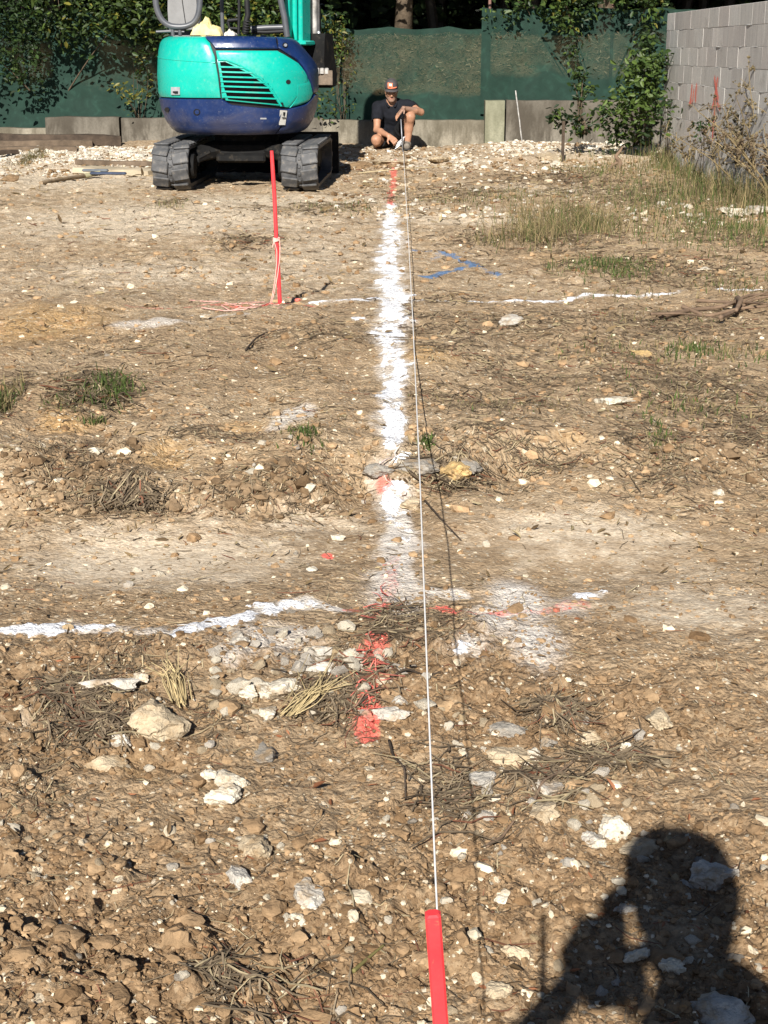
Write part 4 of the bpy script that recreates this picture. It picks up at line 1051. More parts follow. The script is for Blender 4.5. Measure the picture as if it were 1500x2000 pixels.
for (px_, py_, rx, ry, s_) in LITTER:
    c, ax, ay = g_ellipse(px_, py_, rx, ry)
    far = py_ < 700; n = int((rx * ry) ** .78 * 1.0 * s_)
    x = c[0] + RNG.normal(size=n) * ax * .62; y = np.maximum(c[1] + RNG.normal(size=n) * ay * .62, 1.3)
    kk = mask_at(lime, x, y) < .4; x, y = x[kk], y[kk]; n = len(x)
    tt = y * 1.03
    straws(mb, x, y, (RNG.gamma(2.2, .010, n) * tt ** .8 * .42).clip(.015, .22), .00030 * tt * RNG.uniform(.6, 1.5, n), straw_cols(n, .16, .05), lift=2.5, bend=.6)
# thick piles
for (px_, py_, rx, ry, n) in ((150,1370,60,34,330),(190,1430,60,34,260),(640,1365,70,36,220),(700,1330,50,40,160),(1090,1410,40,18,160),(870,940,60,24,180),(760,1225,50,40,160),(250,985,60,24,200),(185,770,70,30,240),(1200,1490,60,20,120),(560,1950,120,50,60),(880,1560,60,60,120),(1060,1530,70,40,140),(440,1920,50,30,70)):
    c, ax, ay = g_ellipse(px_, py_, rx, ry)
    x = c[0] + RNG.normal(size=n) * ax * .55; y = c[1] + RNG.normal(size=n) * ay * .55
    straws(mb, x, y, RNG.gamma(4, .016, n).clip(.03, .16), RNG.uniform(.0010, .0022, n) * (1 if c[1] < 3.5 else 1.6), straw_cols(n, .12, .06), lift=6, bend=.8)
o = mb.build('dry_litter', straw_mat, kind='stuff'); tag(o, 'dead stems, straws and twigs strewn over the dirt', 'litter')
# fallen leaves
m = MB(); x, y, t = scatter_px(520, 1150, 2040)
P = np.stack([x, y, gtop(x, y) + .004], -1); leaves(m, P, RNG.uniform(.012, .03, len(x)), pal(len(x), (.10, .065, .035), (.30, .20, .11), (.28, .12, .06), .2), droop=0, width=.28)
x, y, t = scatter_px(700, 330, 1150); P = np.stack([x, y, gtop(x, y) + .004], -1); leaves(m, P, .006 * t * RNG.uniform(.6, 1.4, len(x)), pal(len(x), (.10, .065, .035), (.30, .22, .12), (.4, .33, .2), .2), droop=0, width=.3)
o = m.build('dead_leaves', grass_mat, kind='stuff'); tag(o, 'dead brown leaves scattered on the dirt', 'leaves')

# grass
def blades(mb, x, y, H_, W_, cols, lean=.45, seg=3):
    n = len(x); a = RNG.uniform(0, 2 * math.pi, n); ln = np.abs(RNG.normal(size=n)) * lean
    u = np.linspace(0, 1, seg + 1); z0 = gtop(x, y) - .004
    px = x[:, None] + np.cos(a)[:, None] * (ln * H_)[:, None] * u[None] ** 1.8; py = y[:, None] + np.sin(a)[:, None] * (ln * H_)[:, None] * u[None] ** 1.8
    pz = z0[:, None] + H_[:, None] * (u[None] - .25 * np.minimum(ln, 1.4)[:, None] * u[None] ** 2)
    b = RNG.uniform(0, math.pi, n); w = W_[:, None] * np.array([1, .85, .55, .06])[None, :seg + 1] * .5
    L_ = np.stack([px - np.cos(b)[:, None] * w, py - np.sin(b)[:, None] * w, pz], -1); R_ = np.stack([px + np.cos(b)[:, None] * w, py + np.sin(b)[:, None] * w, pz], -1)
    V = np.stack([L_, R_], 2).reshape(-1, 3); i = (np.arange(n) * 2 * (seg + 1))[:, None]
    f = np.concatenate([i + np.array([[2 * k, 2 * k + 1, 2 * k + 3, 2 * k + 2]]) for k in range(seg)])
    mb.add(V, f, np.repeat(cols, 2 * (seg + 1), axis=0))
def grass_cols(n, green, dry):
    k = RNG.random(n) < green; c = np.array((.30, .235, .12)) * RNG.uniform(.5, 1.15, (n, 1))
    c[k] = (np.array((.065, .095, .025)) * RNG.uniform(.6, 1.5, (n, 1)))[k]; m_ = (~k) & (RNG.random(n) < dry); c[m_] = np.array((.12, .095, .05)); return c
def grass_at(mb, px_, py_, rx, ry, n, h, green, lean=.45, w=.006, dry=.3):
    c, ax, ay = g_ellipse(px_, py_, rx, ry)
    x = c[0] + RNG.normal(size=n) * ax * .5; y = np.maximum(c[1] + RNG.normal(size=n) * ay * .5, 1.3)
    blades(mb, x, y, .78 * h * RNG.uniform(.35, 1.1, n), np.full(n, w) * RNG.uniform(.6, 1.3, n), grass_cols(n, green, dry), lean)
mb = MB()
for a in ((1370,395,150,56,1900,.17,.52),(1270,405,90,36,700,.15,.6),(1420,380,90,20,800,.38,.35),(1480,400,60,20,700,.46,.28),(1350,346,70,12,500,.28,.4),(1310,325,50,12,500,.36,.35),(1440,450,90,40,800,.14,.65),(1350,470,150,40,700,.09,.55),(1180,340,110,18,600,.14,.3),(1300,320,120,18,800,.20,.45),
          (1000,385,140,16,500,.10,.35),(900,395,120,16,300,.08,.3),(660,408,110,12,260,.08,.4),(1430,560,90,40,300,.07,.35),(1250,700,160,30,300,.05,.4),(1400,690,110,24,260,.07,.5),(1350,800,160,50,360,.05,.3),
          (330,404,34,10,90,.10,.3),(1120,330,80,12,260,.08,.3),(960,475,40,12,120,.12,.2),(1210,575,160,14,120,.06,.3),(1290,620,180,20,160,.05,.3),(1000,800,160,24,160,.035,.2)):
    grass_at(mb, *a)
o = mb.build('grass', grass_mat, kind='stuff'); tag(o, 'thin green and straw-coloured grass on the right side of the plot', 'grass')
def tuft(label, group, parts):
    m = MB()
    for a in parts: grass_at(m, *a)
    c = G(parts[0][0], parts[0][1]); o = m.build('grass_tuft', grass_mat, loc=tuple(c)); tag(o, label, 'grass tuft', group)
GT = 'grass tufts on the dirt'
tuft('biggest mixed green and straw grass tuft right of the blue spray marks', GT, ((1110,450,120,26,900,.36,.24,.75,.005),(1050,470,80,14,380,.34,.2,.9,.005),(1150,440,60,20,300,.2,.6)))
tuft('low dark green tuft below the biggest mixed tuft', GT, ((1195,525,80,18,800,.09,.85,.7),(1080,528,20,8,60,.06,.6)))
tuft('dark grey-green tuft with straw in the left middle of the dirt', GT, ((215,770,40,30,420,.085,.8,.7),(165,775,60,26,330,.05,.35,.9,.005),(130,790,50,24,200,.04,.2,1)))
tuft('dark tuft cut by the left edge of the picture', GT, ((0,800,24,34,300,.09,.35,.7),))
tuft('small green tuft on the edge of the bank left of the lime line', GT, ((595,856,34,10,140,.05,.7,.6),))
tuft('tiny green tuft by the string above the ochre stone', GT, ((832,872,14,10,70,.05,.9,.6),))
tuft('small green sprig in the dead grass at right', GT, ((1282,840,14,20,60,.06,.9,.4),(1290,870,40,20,120,.04,.5)))
tuft('low tuft below the grey-green tuft at left', GT, ((185,830,26,10,130,.04,.5,.7),))
tuft('short green grass strip right of the ochre patch', GT, ((1350,690,50,12,200,.05,.85,.8),))

# ------------------------------------------------------------------ the mini excavator, seen from behind
paint_g = NT('turquoise_paint')
_n = paint_g.noise(3, 5, .6); _s = paint_g.noise(28, 4, .6)
_c = paint_g.ramp(_n, [(.3, (.003, .34, .265)), (.7, (.004, .41, .32))])
_c = paint_g.mix(paint_g.mapr(_s, .58, .8, 0, .4), _c, (.25, .33, .26))
_d = paint_g.noise(1.7, 7, .7, .8); _c = paint_g.mix(paint_g.mapr(_d, .50, .75, 0, .28), _c, (.26, .30, .22))
paint_g = paint_g.fin(_c, paint_g.mapr(_s, .3, .7, .25, .45), paint_g.bump(_n, .05, .02), None, .5)
paint_b = NT('blue_paint')
_n = paint_b.noise(3.5, 6, .65); _s = paint_b.noise(22, 5, .65)
_c = paint_b.ramp(_n, [(.3, (.005, .019, .080)), (.7, (.008, .031, .125))])
_c = paint_b.mix(paint_b.mapr(_s, .52, .72, 0, .18), _c, (.08, .09, .12))
_d = paint_b.noise(2.2, 7, .7, .8); _z = paint_b.n('ShaderNodeSeparateXYZ'); paint_b.set(_z.inputs[0], paint_b.obj)
_c = paint_b.mix(paint_b.mapr(paint_b.math('SUBTRACT', paint_b.math('MULTIPLY', _d, 1.3), _z.outputs[2]), -.15, .25, 0, .18), _c, (.22, .185, .13))
_sc = paint_b.noise(9, 3, .5, 6); _c = paint_b.mix(paint_b.mapr(_sc, .66, .70, 0, .5), _c, (.20, .22, .26))
paint_b = paint_b.fin(_c, paint_b.mapr(_s, .3, .7, .28, .5), None, None, .5)
black = m_plain('black_plastic', (.012, .012, .013), .6, .3, 8, 0, 60, 0, .3)
steel = m_plain('dark_steel', (.009, .009, .009), .75, .35, 9, .15, 50, .0, .15, .10)
slot_shade = m_plain('painted_slot_shade', (.004, .004, .004), .9, .2, 8, 0, 60, 0, .02)
tube_mat = m_plain('grey_tube', (.075, .08, .09), .4, .2, 8, 0, 60, .0, .5)
seat_mat = m_plain('grey_seat', (.21, .21, .21), .7, .15, 5, .2, 30)
rubber = m_plain('track_rubber', (.075, .076, .078), .6, .4, 9, .35, 60, 0, .35, .35)
worn = m_plain('worn_grey_metal', (.40, .385, .36), .6, .5, 10, .2, 60, .4, .5, .3)
rust_metal = m_plain('rusty_bucket', (.15, .115, .085), .6, .4, 10, .3, 40, .3, .4, .3)
sticker_w = m_plain('pale_sticker', (.55, .54, .5), .6, .2, 30)
lamp_r = m_plain('chrome_grey', (.40, .42, .44), .4, .2, 20, 0, 60, .3)

BX_, BY_ = at(467, 170, 16.35)[0], 16.35
ex = thing('mini_excavator', 'turquoise and blue mini excavator seen from behind on rubber tracks', 'excavator', (BX_, BY_, 0))
SZ = np.array([[.50, .70], [.53, .78], [.58, .86], [.66, .925], [.76, .965], [.87, .99], [.92, 1.0], [1.12, 1.005], [1.28, .99], [1.36, .975], [1.42, .955], [1.46, .92], [1.485, .86], [1.495, .77]])
def s_of(al, z):
    base = np.interp(z, SZ[:, 0], SZ[:, 1])
    return base - .22 * sstep(1.14, 1.5, z) * np.clip(np.sin(al), 0, 1) ** 1.5
RB = .825
def surf(al, z, off=0.0):
    e = 2.5; r = RB * (np.abs(np.sin(al)) ** e + np.abs(np.cos(al)) ** e) ** (-1 / e) * s_of(al, z) + off
    return np.array([BX_ + r * np.sin(al), BY_ - r * np.cos(al), z])
def inv(x, y):
    al = math.asin(max(-.98, min(.98, (x - 467) / 156))); z = 1.5 - (y - 70) / 190.0
    for _ in range(25):
        X_, Y_ = proj(surf(al, z)); al = max(-1.5, min(1.5, al + .6 * (x - X_) / (156 * max(math.cos(al), .35)))); z = max(.5, min(1.495, z - .7 * (y - Y_) / 190))
    return al, z
def P2(q): return inv(*q) if not isinstance(q[0], str) else (float(q[1]), float(q[2]))
def patch(A, B, na=6, nb=14, off=.0, edge=.012, depth=.05, border=True):
    """a panel of the body between two seam lines (as seen in the photograph; ('a', angle, height) goes round the side)"""
    A = [P2(q) for q in A]; B = [P2(q) for q in B]; rows = []
    def dens(L):
        out = []
        for i in range(len(L) - 1):
            for k in range(na): t = k / na; out.append((L[i][0] * (1 - t) + L[i+1][0] * t, L[i][1] * (1 - t) + L[i+1][1] * t))
        return out + [L[-1]]
    A, B = np.array(dens(A)), np.array(dens(B)); m_ = len(A)
    tv = np.concatenate([[0, .0001], np.linspace(.02, .98, nb), [.9999, 1]])
    G_ = np.zeros((len(tv), m_, 3))
    for i, t in enumerate(tv):
        for j in range(m_):
            al, z = A[j] * (1 - t) + B[j] * t; o_ = off
            if i in (0, len(tv) - 1): o_ -= depth
            elif i in (1, len(tv) - 2): o_ -= edge
            elif j in (0, m_ - 1): o_ -= edge
            G_[i, j] = surf(al, z, o_)
    L0 = np.array([surf(*(A[0] * (1 - t) + B[0] * t), off - depth) for t in tv])[:, None]
    L1 = np.array([surf(*(A[-1] * (1 - t) + B[-1] * t), off - depth) for t in tv])[:, None]
    G_ = np.concatenate([L0, G_, L1], 1)
    m = MB(); m.grid(G_, flip=True); return m
def sm(m, name, mat, par, autos=50, label=None): return m.build(name, mat, par, True, None, label, autos)

# inner body (dark), deck and floor
m = MB(); al = np.linspace(-1.95, 1.95, 60); zs = [.53, .58, .66, .8, .92, 1.15, 1.3, 1.4, 1.45, 1.475]
ringz = []
for z in zs:
    p = [surf(a, z, -.03) for a in al]; ringz.append(p)
ringz = np.array(ringz); m.grid(ringz, flip=True)
m.add(np.array(ringz[-1]), [tuple(range(60))]); m.add(np.array(ringz[0]), [tuple(range(59, -1, -1))])
m.add(np.concatenate([ringz[:, 0], ringz[:, -1]]), [(i, i + 1, len(zs) + i + 1, len(zs) + i) for i in range(len(zs) - 1)])
sm(m, 'body_core', black, ex, 35)
m = MB(); al = np.linspace(-math.pi, math.pi, 90); p = np.array([[surf(a, z, -.035) for a in al] for z in (.55, .6, .7, .84)]); m.grid(p, flip=True)
m.add(p[-1][:-1], [tuple(range(89))]); m.add(p[0][:-1], [tuple(range(88, -1, -1))]); sm(m, 'floor_deck', steel, ex, 35)

LP_right = [(398,71),(408,84),(418,110),(425,150),(430,191)]
sm(patch([('a', -2.0, 1.485), ('a', -2.0, 1.40), ('a', -2.0, 1.25), ('a', -2.0, 1.06), ('a', -2.0, .895)], LP_right, 5, 26), 'left_hood_panel', paint_g, ex)
lat = sm(patch([('a', -1.42, 1.296), ('a', -1.42, 1.288)], [(420,121.5),(420,123.5)], 2, 24, .0045, .003, .02), 'panel_crease', paint_g, ex)
sm(patch([(401,69.5),(411,83),(420,95)], [(538,72),(541,83),(545,95)], 5, 18), 'hood_band', paint_b, ex)
sm(patch([(401,69.5),(420,68.4),(470,67.6),(538,70)], [('a', -1.0, 1.4945), ('a', -.5, 1.4945), ('a', 0, 1.4945), ('a', .45, 1.4945)], 4, 4, .002), 'hood_top_edge', paint_b, ex)
sm(patch([(542,72),(546,94),(584,118),(605,152),('a', 1.2, .935)], [('a', 1.95, 1.46), ('a', 1.95, 1.36), ('a', 1.95, 1.2), ('a', 1.95, 1.05), ('a', 1.95, .93)], 5, 20), 'right_hood_pillar', paint_b, ex)
door = sm(patch([(421,99),(427,130),(431,160),(433,192)], [(543,99),(582,123),(603,155),(566,210)], 8, 30), 'engine_door', paint_g, ex)
sm(patch([(543,99.5),(582,123),(603,155)], [(543.5,99.6),(590,138),(606,190)], 4, 4), 'engine_door_rim', paint_g, ex)
sm(patch([(604,154),(611,182),(604,198)], [(580,160),(580,190),(567,210.5)], 5, 8, .001), 'engine_door_corner', paint_g, ex)
sm(patch([('a', -2.0, .885), (345,193), (433,194), (452,205), (510,211), (562,213)], [('a', -2.0, .54), ('a', -1.1, .535), ('a', -.30, .53), ('a', -.1, .53), ('a', .25, .53), ('a', .62, .535)], 5, 16, .004), 'counterweight', paint_b, ex)
sm(patch([(565,213), (598,204), ('a', 1.22, .915), ('a', 1.95, .905)], [('a', .65, .535), ('a', .95, .54), ('a', 1.3, .54), ('a', 1.95, .54)], 5, 14, .004), 'right_skirt', paint_b, ex)
# small fittings on the counterweight and panels
def plate(poly, off, th, mat, name, par, label=None):
    q = [inv(*p) for p in poly]; n = len(q)
    v = [surf(a, z, off) for a, z in q] + [surf(a, z, off + th) for a, z in q]
    f = [tuple(range(n, 2 * n)), tuple(range(n - 1, -1, -1))] + [(i, (i + 1) % n, n + (i + 1) % n, n + i) for i in range(n)]
    return MB().add(v, f).build(name, mat, par, label=label)
def disc(x, y, r, n=16): return [(x + r * math.cos(a), y + r * math.sin(a)) for a in np.linspace(0, 2 * math.pi, n, endpoint=False)]
plate([(335,170),(352,170),(352,185),(335,185)], .004, .004, lamp_r, 'nameplate', ex)
plate([(339,178),(349,178),(349,183),(343,183),(339,181)], .0085, .002, black, 'nameplate_mark', ex)
plate([(546,215),(560,216),(556,244),(544,244)], .008, .002, sticker_w, 'sticker', ex)
plate([(552,219),(556,219),(555,226),(552,226)], .0105, .001, black, 'sticker_mark', ex); plate([(550,229),(557,229),(557,231),(550,231)], .0105, .001, black, 'sticker_mark', ex)
plate(disc(563, 160, 4.6), -.002, .005, black, 'lock_hole', ex)
plate(disc(385, 219, 6.5), .002, .006, black, 'tie_down_hole', ex); plate(disc(386, 219, 4.2), .0085, .003, paint_b, 'tie_down_bolt', ex)
plate(disc(327, 214, 4.5), .002, .006, black, 'tie_down_hole', ex)
plate(disc(556, 88, 5), .004, .006, black, 'hood_lock', ex); plate(disc(556, 88, 3), .011, .003, lamp_r, 'hood_lock_barrel', ex)
plate(disc(549, 203, 3.2), .012, .004, black, 'grille_bolt', ex)
plate([(508,230),(520,230),(520,233),(508,233)], .0055, .001, lamp_r, 'scrape', ex)
# grille: raised rim, near-black sheet painted for the shade between slats, slats
gl = [(424,117),(428,140),(433,170),(437,190),(449,200)]
gr = [(443,117),(488,140),(527,170),(542,190),(547,207)]
gm = patch([(424,116),(428,140),(433,172),(441,196)], [(438,116),(487,138),(528,168),(548,206)], 6, 12, .009, .006, .03)
grille = sm(gm, 'engine_grille', paint_g, ex)
shade_sheet = patch([(430,121),(434,145),(438,172),(446,194)], [(440,120.5),(484,142),(522,170),(543,203)], 6, 12, .0105, .0005, .001)
sm(shade_sheet, 'grille_shade_sheet', slot_shade, grille)
slots = [(126.5, 432, 446), (136, 432, 483), (146, 433, 503), (155, 434, 517), (164, 435, 527), (174, 436, 535), (184, 437, 541), (195, 446, 546)]
for i in range(len(slots) - 1):
    (ya, xa, xb), (yb, xc, xd) = slots[i], slots[i + 1]; y = (ya + yb) / 2; sl = (y - 120) * .06
    t = 1.6
    pa = [(min(xa, xc) - 3, y - t - .8), (max(xb, xd) - 5, y - t + sl * .8)]; pb = [(min(xa, xc) - 3, y + t - .8), (max(xb, xd) - 3, y + t + sl * .8)]
    sm(patch(pa, pb, 12, 3, .019, .004, .012), 'slat', paint_g, grille)
rimp = [(426,117),(442,117),(466,126),(492,141),(514,158),(532,178),(548,207)]
m = MB(); pts = np.array([surf(*inv(*p), .012) for p in rimp]); tt = np.linspace(0, len(pts) - 1, 30)
m.tube(np.stack([np.interp(tt, range(len(pts)), pts[:, k]) for k in range(3)], -1), .011, 6); sm(m, 'grille_rim', paint_g, grille)

# undercarriage
HD = R(-2.3); fw = np.array([-math.sin(HD), math.cos(HD), 0]); rt = np.array([math.cos(HD), math.sin(HD), 0]); RM = rotz(HD)
UC = np.array([at(459, 375, 15.35)[0], 15.35, 0]) + fw * 1.02
TW, TL, TH, GA = .36, 2.08, .46, .645
zg0 = gz(UC[0], UC[1]) + .005
def loop_pt(s, r=TH / 2, hl=TL / 2 - TH / 2):
    per = 4 * hl + 2 * math.pi * r; s = s % per
    if s < 2 * hl: return (-hl + s, TH, 0.0)
    s -= 2 * hl
    if s < math.pi * r: a = s / r; return (hl + r * math.sin(a), r + r * math.cos(a), -a)
    s -= math.pi * r
    if s < 2 * hl: return (hl - s, 0.0, -math.pi)
    s -= 2 * hl; a = s / r; return (-hl - r * math.sin(a), r - r * math.cos(a), -math.pi - a)
PER = 4 * (TL / 2 - TH / 2) + math.pi * TH
lug = MB(); lug.bbox((0, 0, 0), (.162, .118, .022), .009); lug_me = lug.mesh('tread_lug', (0, 0, 0)); lug_me.materials.append(rubber)
mid = MB(); mid.bbox((0, 0, 0), (.030, .028, .014), .004); mid_me = mid.mesh('tread_key', (0, 0, 0)); mid_me.materials.append(rubber)
NL = 27
for side in (-1, 1):
    oc = UC + rt * (GA * side) + np.array([0, 0, zg0])
    m = MB(); n = 120; ring = []
    for k in range(n + 1):
        f_, z_, a_ = loop_pt(PER * k / n); nx_, nz_ = -math.sin(-a_) * 0 + math.sin(-a_), math.cos(a_)
        nrm = np.array([math.sin(-a_), math.cos(a_)])
        row = []
        for (w_, d_) in ((-.5, -.045), (-.5, -.012), (-.46, 0), (-.1, 0), (-.07, -.012), (.07, -.012), (.1, 0), (.46, 0), (.5, -.012), (.5, -.045)):
            q = np.array([f_, z_]) + nrm * (d_ - .018); row.append(oc + rt * (w_ * TW) + fw * q[0] + np.array([0, 0, q[1]]))
        ring.append(row)
    m.grid(np.array(ring)); m.grid(np.array(ring)[:, [9, 0]])
    trk = sm(m, 'track', rubber, ex, 40)
    for k in range(NL):
        for col_ in (-1, 1):
            f_, z_, a_ = loop_pt(PER * (k + (.0 if col_ < 0 else .5)) / NL); nrm = np.array([math.sin(-a_), math.cos(a_)])
            q = np.array([f_, z_]) - nrm * .010
            o = bpy.data.objects.new('tread_lug', lug_me); C.objects.link(o); o.parent = trk
            pos = oc + rt * (col_ * .1) + fw * q[0] + np.array([0, 0, q[1]]) - np.array(ORIGIN[trk.name])
            o.matrix_local = Matrix.Translation(Vector(pos)) @ Matrix((RM @ rotx(a_) @ rotz(.16 * col_)).tolist()).to_4x4()
            ORIGIN[o.name] = (0, 0, 0)
    for k in range(NL * 2):
        f_, z_, a_ = loop_pt(PER * k / (NL * 2)); nrm = np.array([math.sin(-a_), math.cos(a_)]); q = np.array([f_, z_]) - nrm * .026
        o = bpy.data.objects.new('tread_key', mid_me); C.objects.link(o); o.parent = trk
        o.matrix_local = Matrix.Translation(Vector(oc + fw * q[0] + np.array([0, 0, q[1]]) - np.array(ORIGIN[trk.name]))) @ Matrix((RM @ rotx(a_)).tolist()).to_4x4()
    # frame, rollers, sprocket, idler
    m = MB(); m.bbox(oc + np.array([0, 0, .235]), (.17, TL - .5, .17), .02, RM); m.bbox(oc + rt * (-side * .02) + np.array([0, 0, .27]), (.22, 1.1, .20), .03, RM)
    sm(m, 'track_frame', steel, ex, 40)
    def wheel(fo, z_, r_, w_, nm):
        m = MB(); c = oc + fw * fo + np.array([0, 0, z_]); a = np.linspace(0, 2 * math.pi, 25)[:-1]
        m.tube([c - rt * w_ / 2, c - rt * w_ / 2 * .98, c + rt * w_ / 2 * .98, c + rt * w_ / 2], [r_ * .85, r_, r_, r_ * .85], 20); m.tube([c - rt * (w_ / 2 + .02), c + rt * (w_ / 2 + .02)], r_ * .35, 12); sm(m, nm, steel, ex, 40)
    wheel(-TL / 2 + .235, .23, .165, .16, 'sprocket'); wheel(TL / 2 - .235, .23, .165, .12, 'idler_wheel')
    for fo in (-.5, -.17, .17, .5): wheel(fo, .115, .065, .14, 'track_roller')
    m = MB(); c = oc + fw * (-TL / 2 + .235) - rt * side * .13 + np.array([0, 0, .23]); m.tube([c, c - rt * side * .09], [.13, .12], 16); sm(m, 'drive_motor', steel, ex, 40)
m = MB(); c0 = UC + np.array([0, 0, zg0])
m.bbox(c0 + np.array([0, 0, .37]), (.62, .75, .16), .04, RM)
for sx in (-1, 1):
    for sy in (-1, 1):
        a = c0 + rt * (.24 * sx) + fw * (.28 * sy) + np.array([0, 0, .37]); b = c0 + rt * (.58 * sx) + fw * (.55 * sy) + np.array([0, 0, .26]); m.tube([a, (a + b) / 2 + [0, 0, .02], b], [.09, .085, .07], 8)
m.tube([c0 + [0, 0, .44], c0 + [0, 0, .57]], .34, 28); sm(m, 'undercarriage_frame', steel, ex, 40)
m = MB(); m.bbox(c0 - fw * .62 + rt * .02 + np.array([0, 0, .30]), (.50, .10, .09), .02, RM); a = c0 - fw * .60 - rt * .30; m.tube([a + [0, 0, .36], a - rt * .12 + [0, 0, .30], a - rt * .14 + [0, 0, .22]], .022, 7); sm(m, 'rear_cross_member', steel, ex, 40)
bl_c = c0 + fw * 1.42
m = MB(); prof = [(-.03, .0), (.03, .02), (.05, .18), (.03, .38), (-.02, .46), (-.05, .46), (-.02, .3), (-.01, .15)]
m.prism(prof, -.87, .87, lambda p, d: bl_c + fw * p[0] + rt * d + np.array([0, 0, p[1]])); sm(m, 'dozer_blade', steel, ex, 30)
m = MB()
for sx in (-1, 1): m.bbox(c0 + fw * .9 + rt * (.32 * sx) + np.array([0, 0, .22]), (.09, 1.1, .12), .015, RM)
sm(m, 'blade_arm', steel, ex, 40)

# operator station: seat, hoop, posts, roof
UD = R(-18); uf = np.array([-math.sin(UD), math.cos(UD), 0]); ur = np.array([math.cos(UD), math.sin(UD), 0]); UM = rotz(UD)
YS = 16.2
sc_ = at(357, 30, YS)
m = MB(); W = [(-.165, -.05), (-.17, .15), (-.155, .42), (-.11, .56), (.11, .56), (.155, .42), (.17, .15), (.165, -.05)]
b0 = at(357, 52, YS)
v = []
for d_ in (0, .03, .09, .11):
    k = .96 if d_ in (0, .11) else 1.0
    for (x_, z_) in W: v.append(b0 + ur * x_ * k + np.array([0, 0, .02 + z_ * k]) + uf * (d_ - .03 * abs(x_) / .17 * 0))
nW = len(W); f = [tuple(range(nW - 1, -1, -1)), tuple(range(3 * nW, 4 * nW))] + [(k*nW+i, k*nW+(i+1) % nW, (k+1)*nW+(i+1) % nW, (k+1)*nW+i) for k in range(3) for i in range(nW)]
m.add(np.array(v)[:, :], f); bkr = sm(m, 'seat_back', seat_mat, ex, 40)
m = MB(); m.tube([b0 + ur * .035 - uf * .003 + [0, 0, .02], b0 + ur * .0 - uf * .004 + [0, 0, .3], b0 - ur * .03 - uf * .003 + [0, 0, .56]], .005, 5); m.build('seat_seam', black, bkr)
m = MB(); m.bbox(b0 + uf * .33 + np.array([0, 0, -.10]), (.44, .48, .12), .04, UM); sm(m, 'seat_cushion', seat_mat, ex, 40)
m = MB(); m.bbox(b0 + uf * .33 + np.array([0, 0, -.42]), (.40, .42, .50), .03, UM); sm(m, 'seat_pedestal', black, ex, 40)
def px_tube(pts, Y, r, name, mat, sides=9, par=None, n=40):
    P = np.array([at(x, y, Y if np.isscalar(Y) else Y[i]) for i, (x, y) in enumerate(pts)])
    tt = np.linspace(0, len(P) - 1, n); Q = np.stack([np.interp(tt, range(len(P)), P[:, k]) for k in range(3)], -1)
    for _ in range(3): Q[1:-1] = (Q[:-2] + Q[1:-1] * 2 + Q[2:]) / 4
    m = MB(); m.tube(Q, r, sides); return sm(m, name, mat, par or ex, 60)
YH = 16.0
px_tube([(301,-60),(303,0),(307,22),(316,40),(332,52),(360,53),(378,46),(388,30),(391,0),(393,-60)], YH, .030, 'seat_hoop', tube_mat, 12)
px_tube([(305,62),(330,61),(360,62)], YH + .02, .014, 'rail', tube_mat)
for x_ in (342, 356): px_tube([(x_ - 4, 70), (x_ - 5, 58), (x_, 50)], YH + .01, .020, 'hoop_bracket', tube_mat)
px_tube([(466,66),(467,30),(466,-150)], 16.6, .016, 'canopy_post', black)
px_tube([(478,66),(480,44),(484,30),(482,0)], 16.7, .030, 'gaiter', black)
for k in range(5): 
    c = at(480 + k * .9, 62 - k * 5, 16.7); m = MB(); m.tube([c - [0, 0, .006], c + [0, 0, .006]], .042, 10); sm(m, 'gaiter_ring', black, ex)
px_tube([(445,40),(466,38),(470,40)], 16.65, .018, 'lever_box', black); px_tube([(445,40),(448,55),(470,56)], 16.65, .014, 'lever_box', black)
px_tube([(490,56),(520,54),(556,53)], 17.0, .030, 'hose_guard', tube_mat); px_tube([(490,62),(520,63),(556,61)], 17.0, .020, 'hose', black)
px_tube([(561,72),(556,36),(548,0),(540,-150)], 16.9, .034, 'canopy_post', tube_mat)
rc = at(452, -40, 16.75); rc[2] = 2.48
m = MB(); m.bbox(rc, (.80, 1.25, .07), .03, UM); sm(m, 'canopy_roof', black, ex, 40)
m = MB()
for x_ in (-.36,): 
    for y_ in (-.5, .55):
        if y_ > 0: a = rc + ur * x_ + uf * y_; m.tube([a, np.array([a[0], a[1], .82])], .022, 8)
sm(m, 'front_canopy_post', tube_mat, ex)
for pts in ([(301,-60),(304,-120)], [(393,-60),(390,-120)]): px_tube(pts, YH, .028, 'hoop_leg', tube_mat, 10)
# boom, arm, bucket
YB = 17.25
fb = at(578, 80, YB)
m = MB(); m.bbox(np.array([fb[0] - .12, YB - .15, .78]), (.22, .55, .42), .05, UM); m.tube([[fb[0], YB, .6], [fb[0], YB, 1.12]], .12, 14); sm(m, 'swing_bracket', steel, ex, 40)
def px_bar(x0, x1, y0, y1, Y, dep, name, mat, dx=0, bev=.012):
    a = at((x0 + x1) / 2, y0, Y); b = at((x0 + x1) / 2 + dx, y1, Y); w = (x1 - x0) / pxm(Y, 1.3)
    d = a - b; L = np.linalg.norm(d); ang = math.atan2(d[0], d[2]); m = MB(); m.bbox((a + b) / 2, (w, dep, L), bev, UM @ roty(ang)); return sm(m, name, mat, ex, 40)
px_bar(563, 572, -240, 74, YB, .26, 'boom_side_plate', paint_g, 2); px_bar(575, 585, -240, 80, YB + .05, .22, 'boom', paint_g, 2); px_bar(588, 597, -240, 84, YB, .26, 'boom_side_plate', paint_g, 2)
px_bar(572.5, 574.5, -240, 78, YB + .10, .1, 'hydraulic_line', black, 2, .003); px_bar(585.5, 587.5, -240, 82, YB + .1, .1, 'hydraulic_line', black, 2, .003)
m = MB(); m.bbox(at(588, 84, YB), (.22, .3, .05), .012, UM); sm(m, 'boom_foot', paint_g, ex, 40)
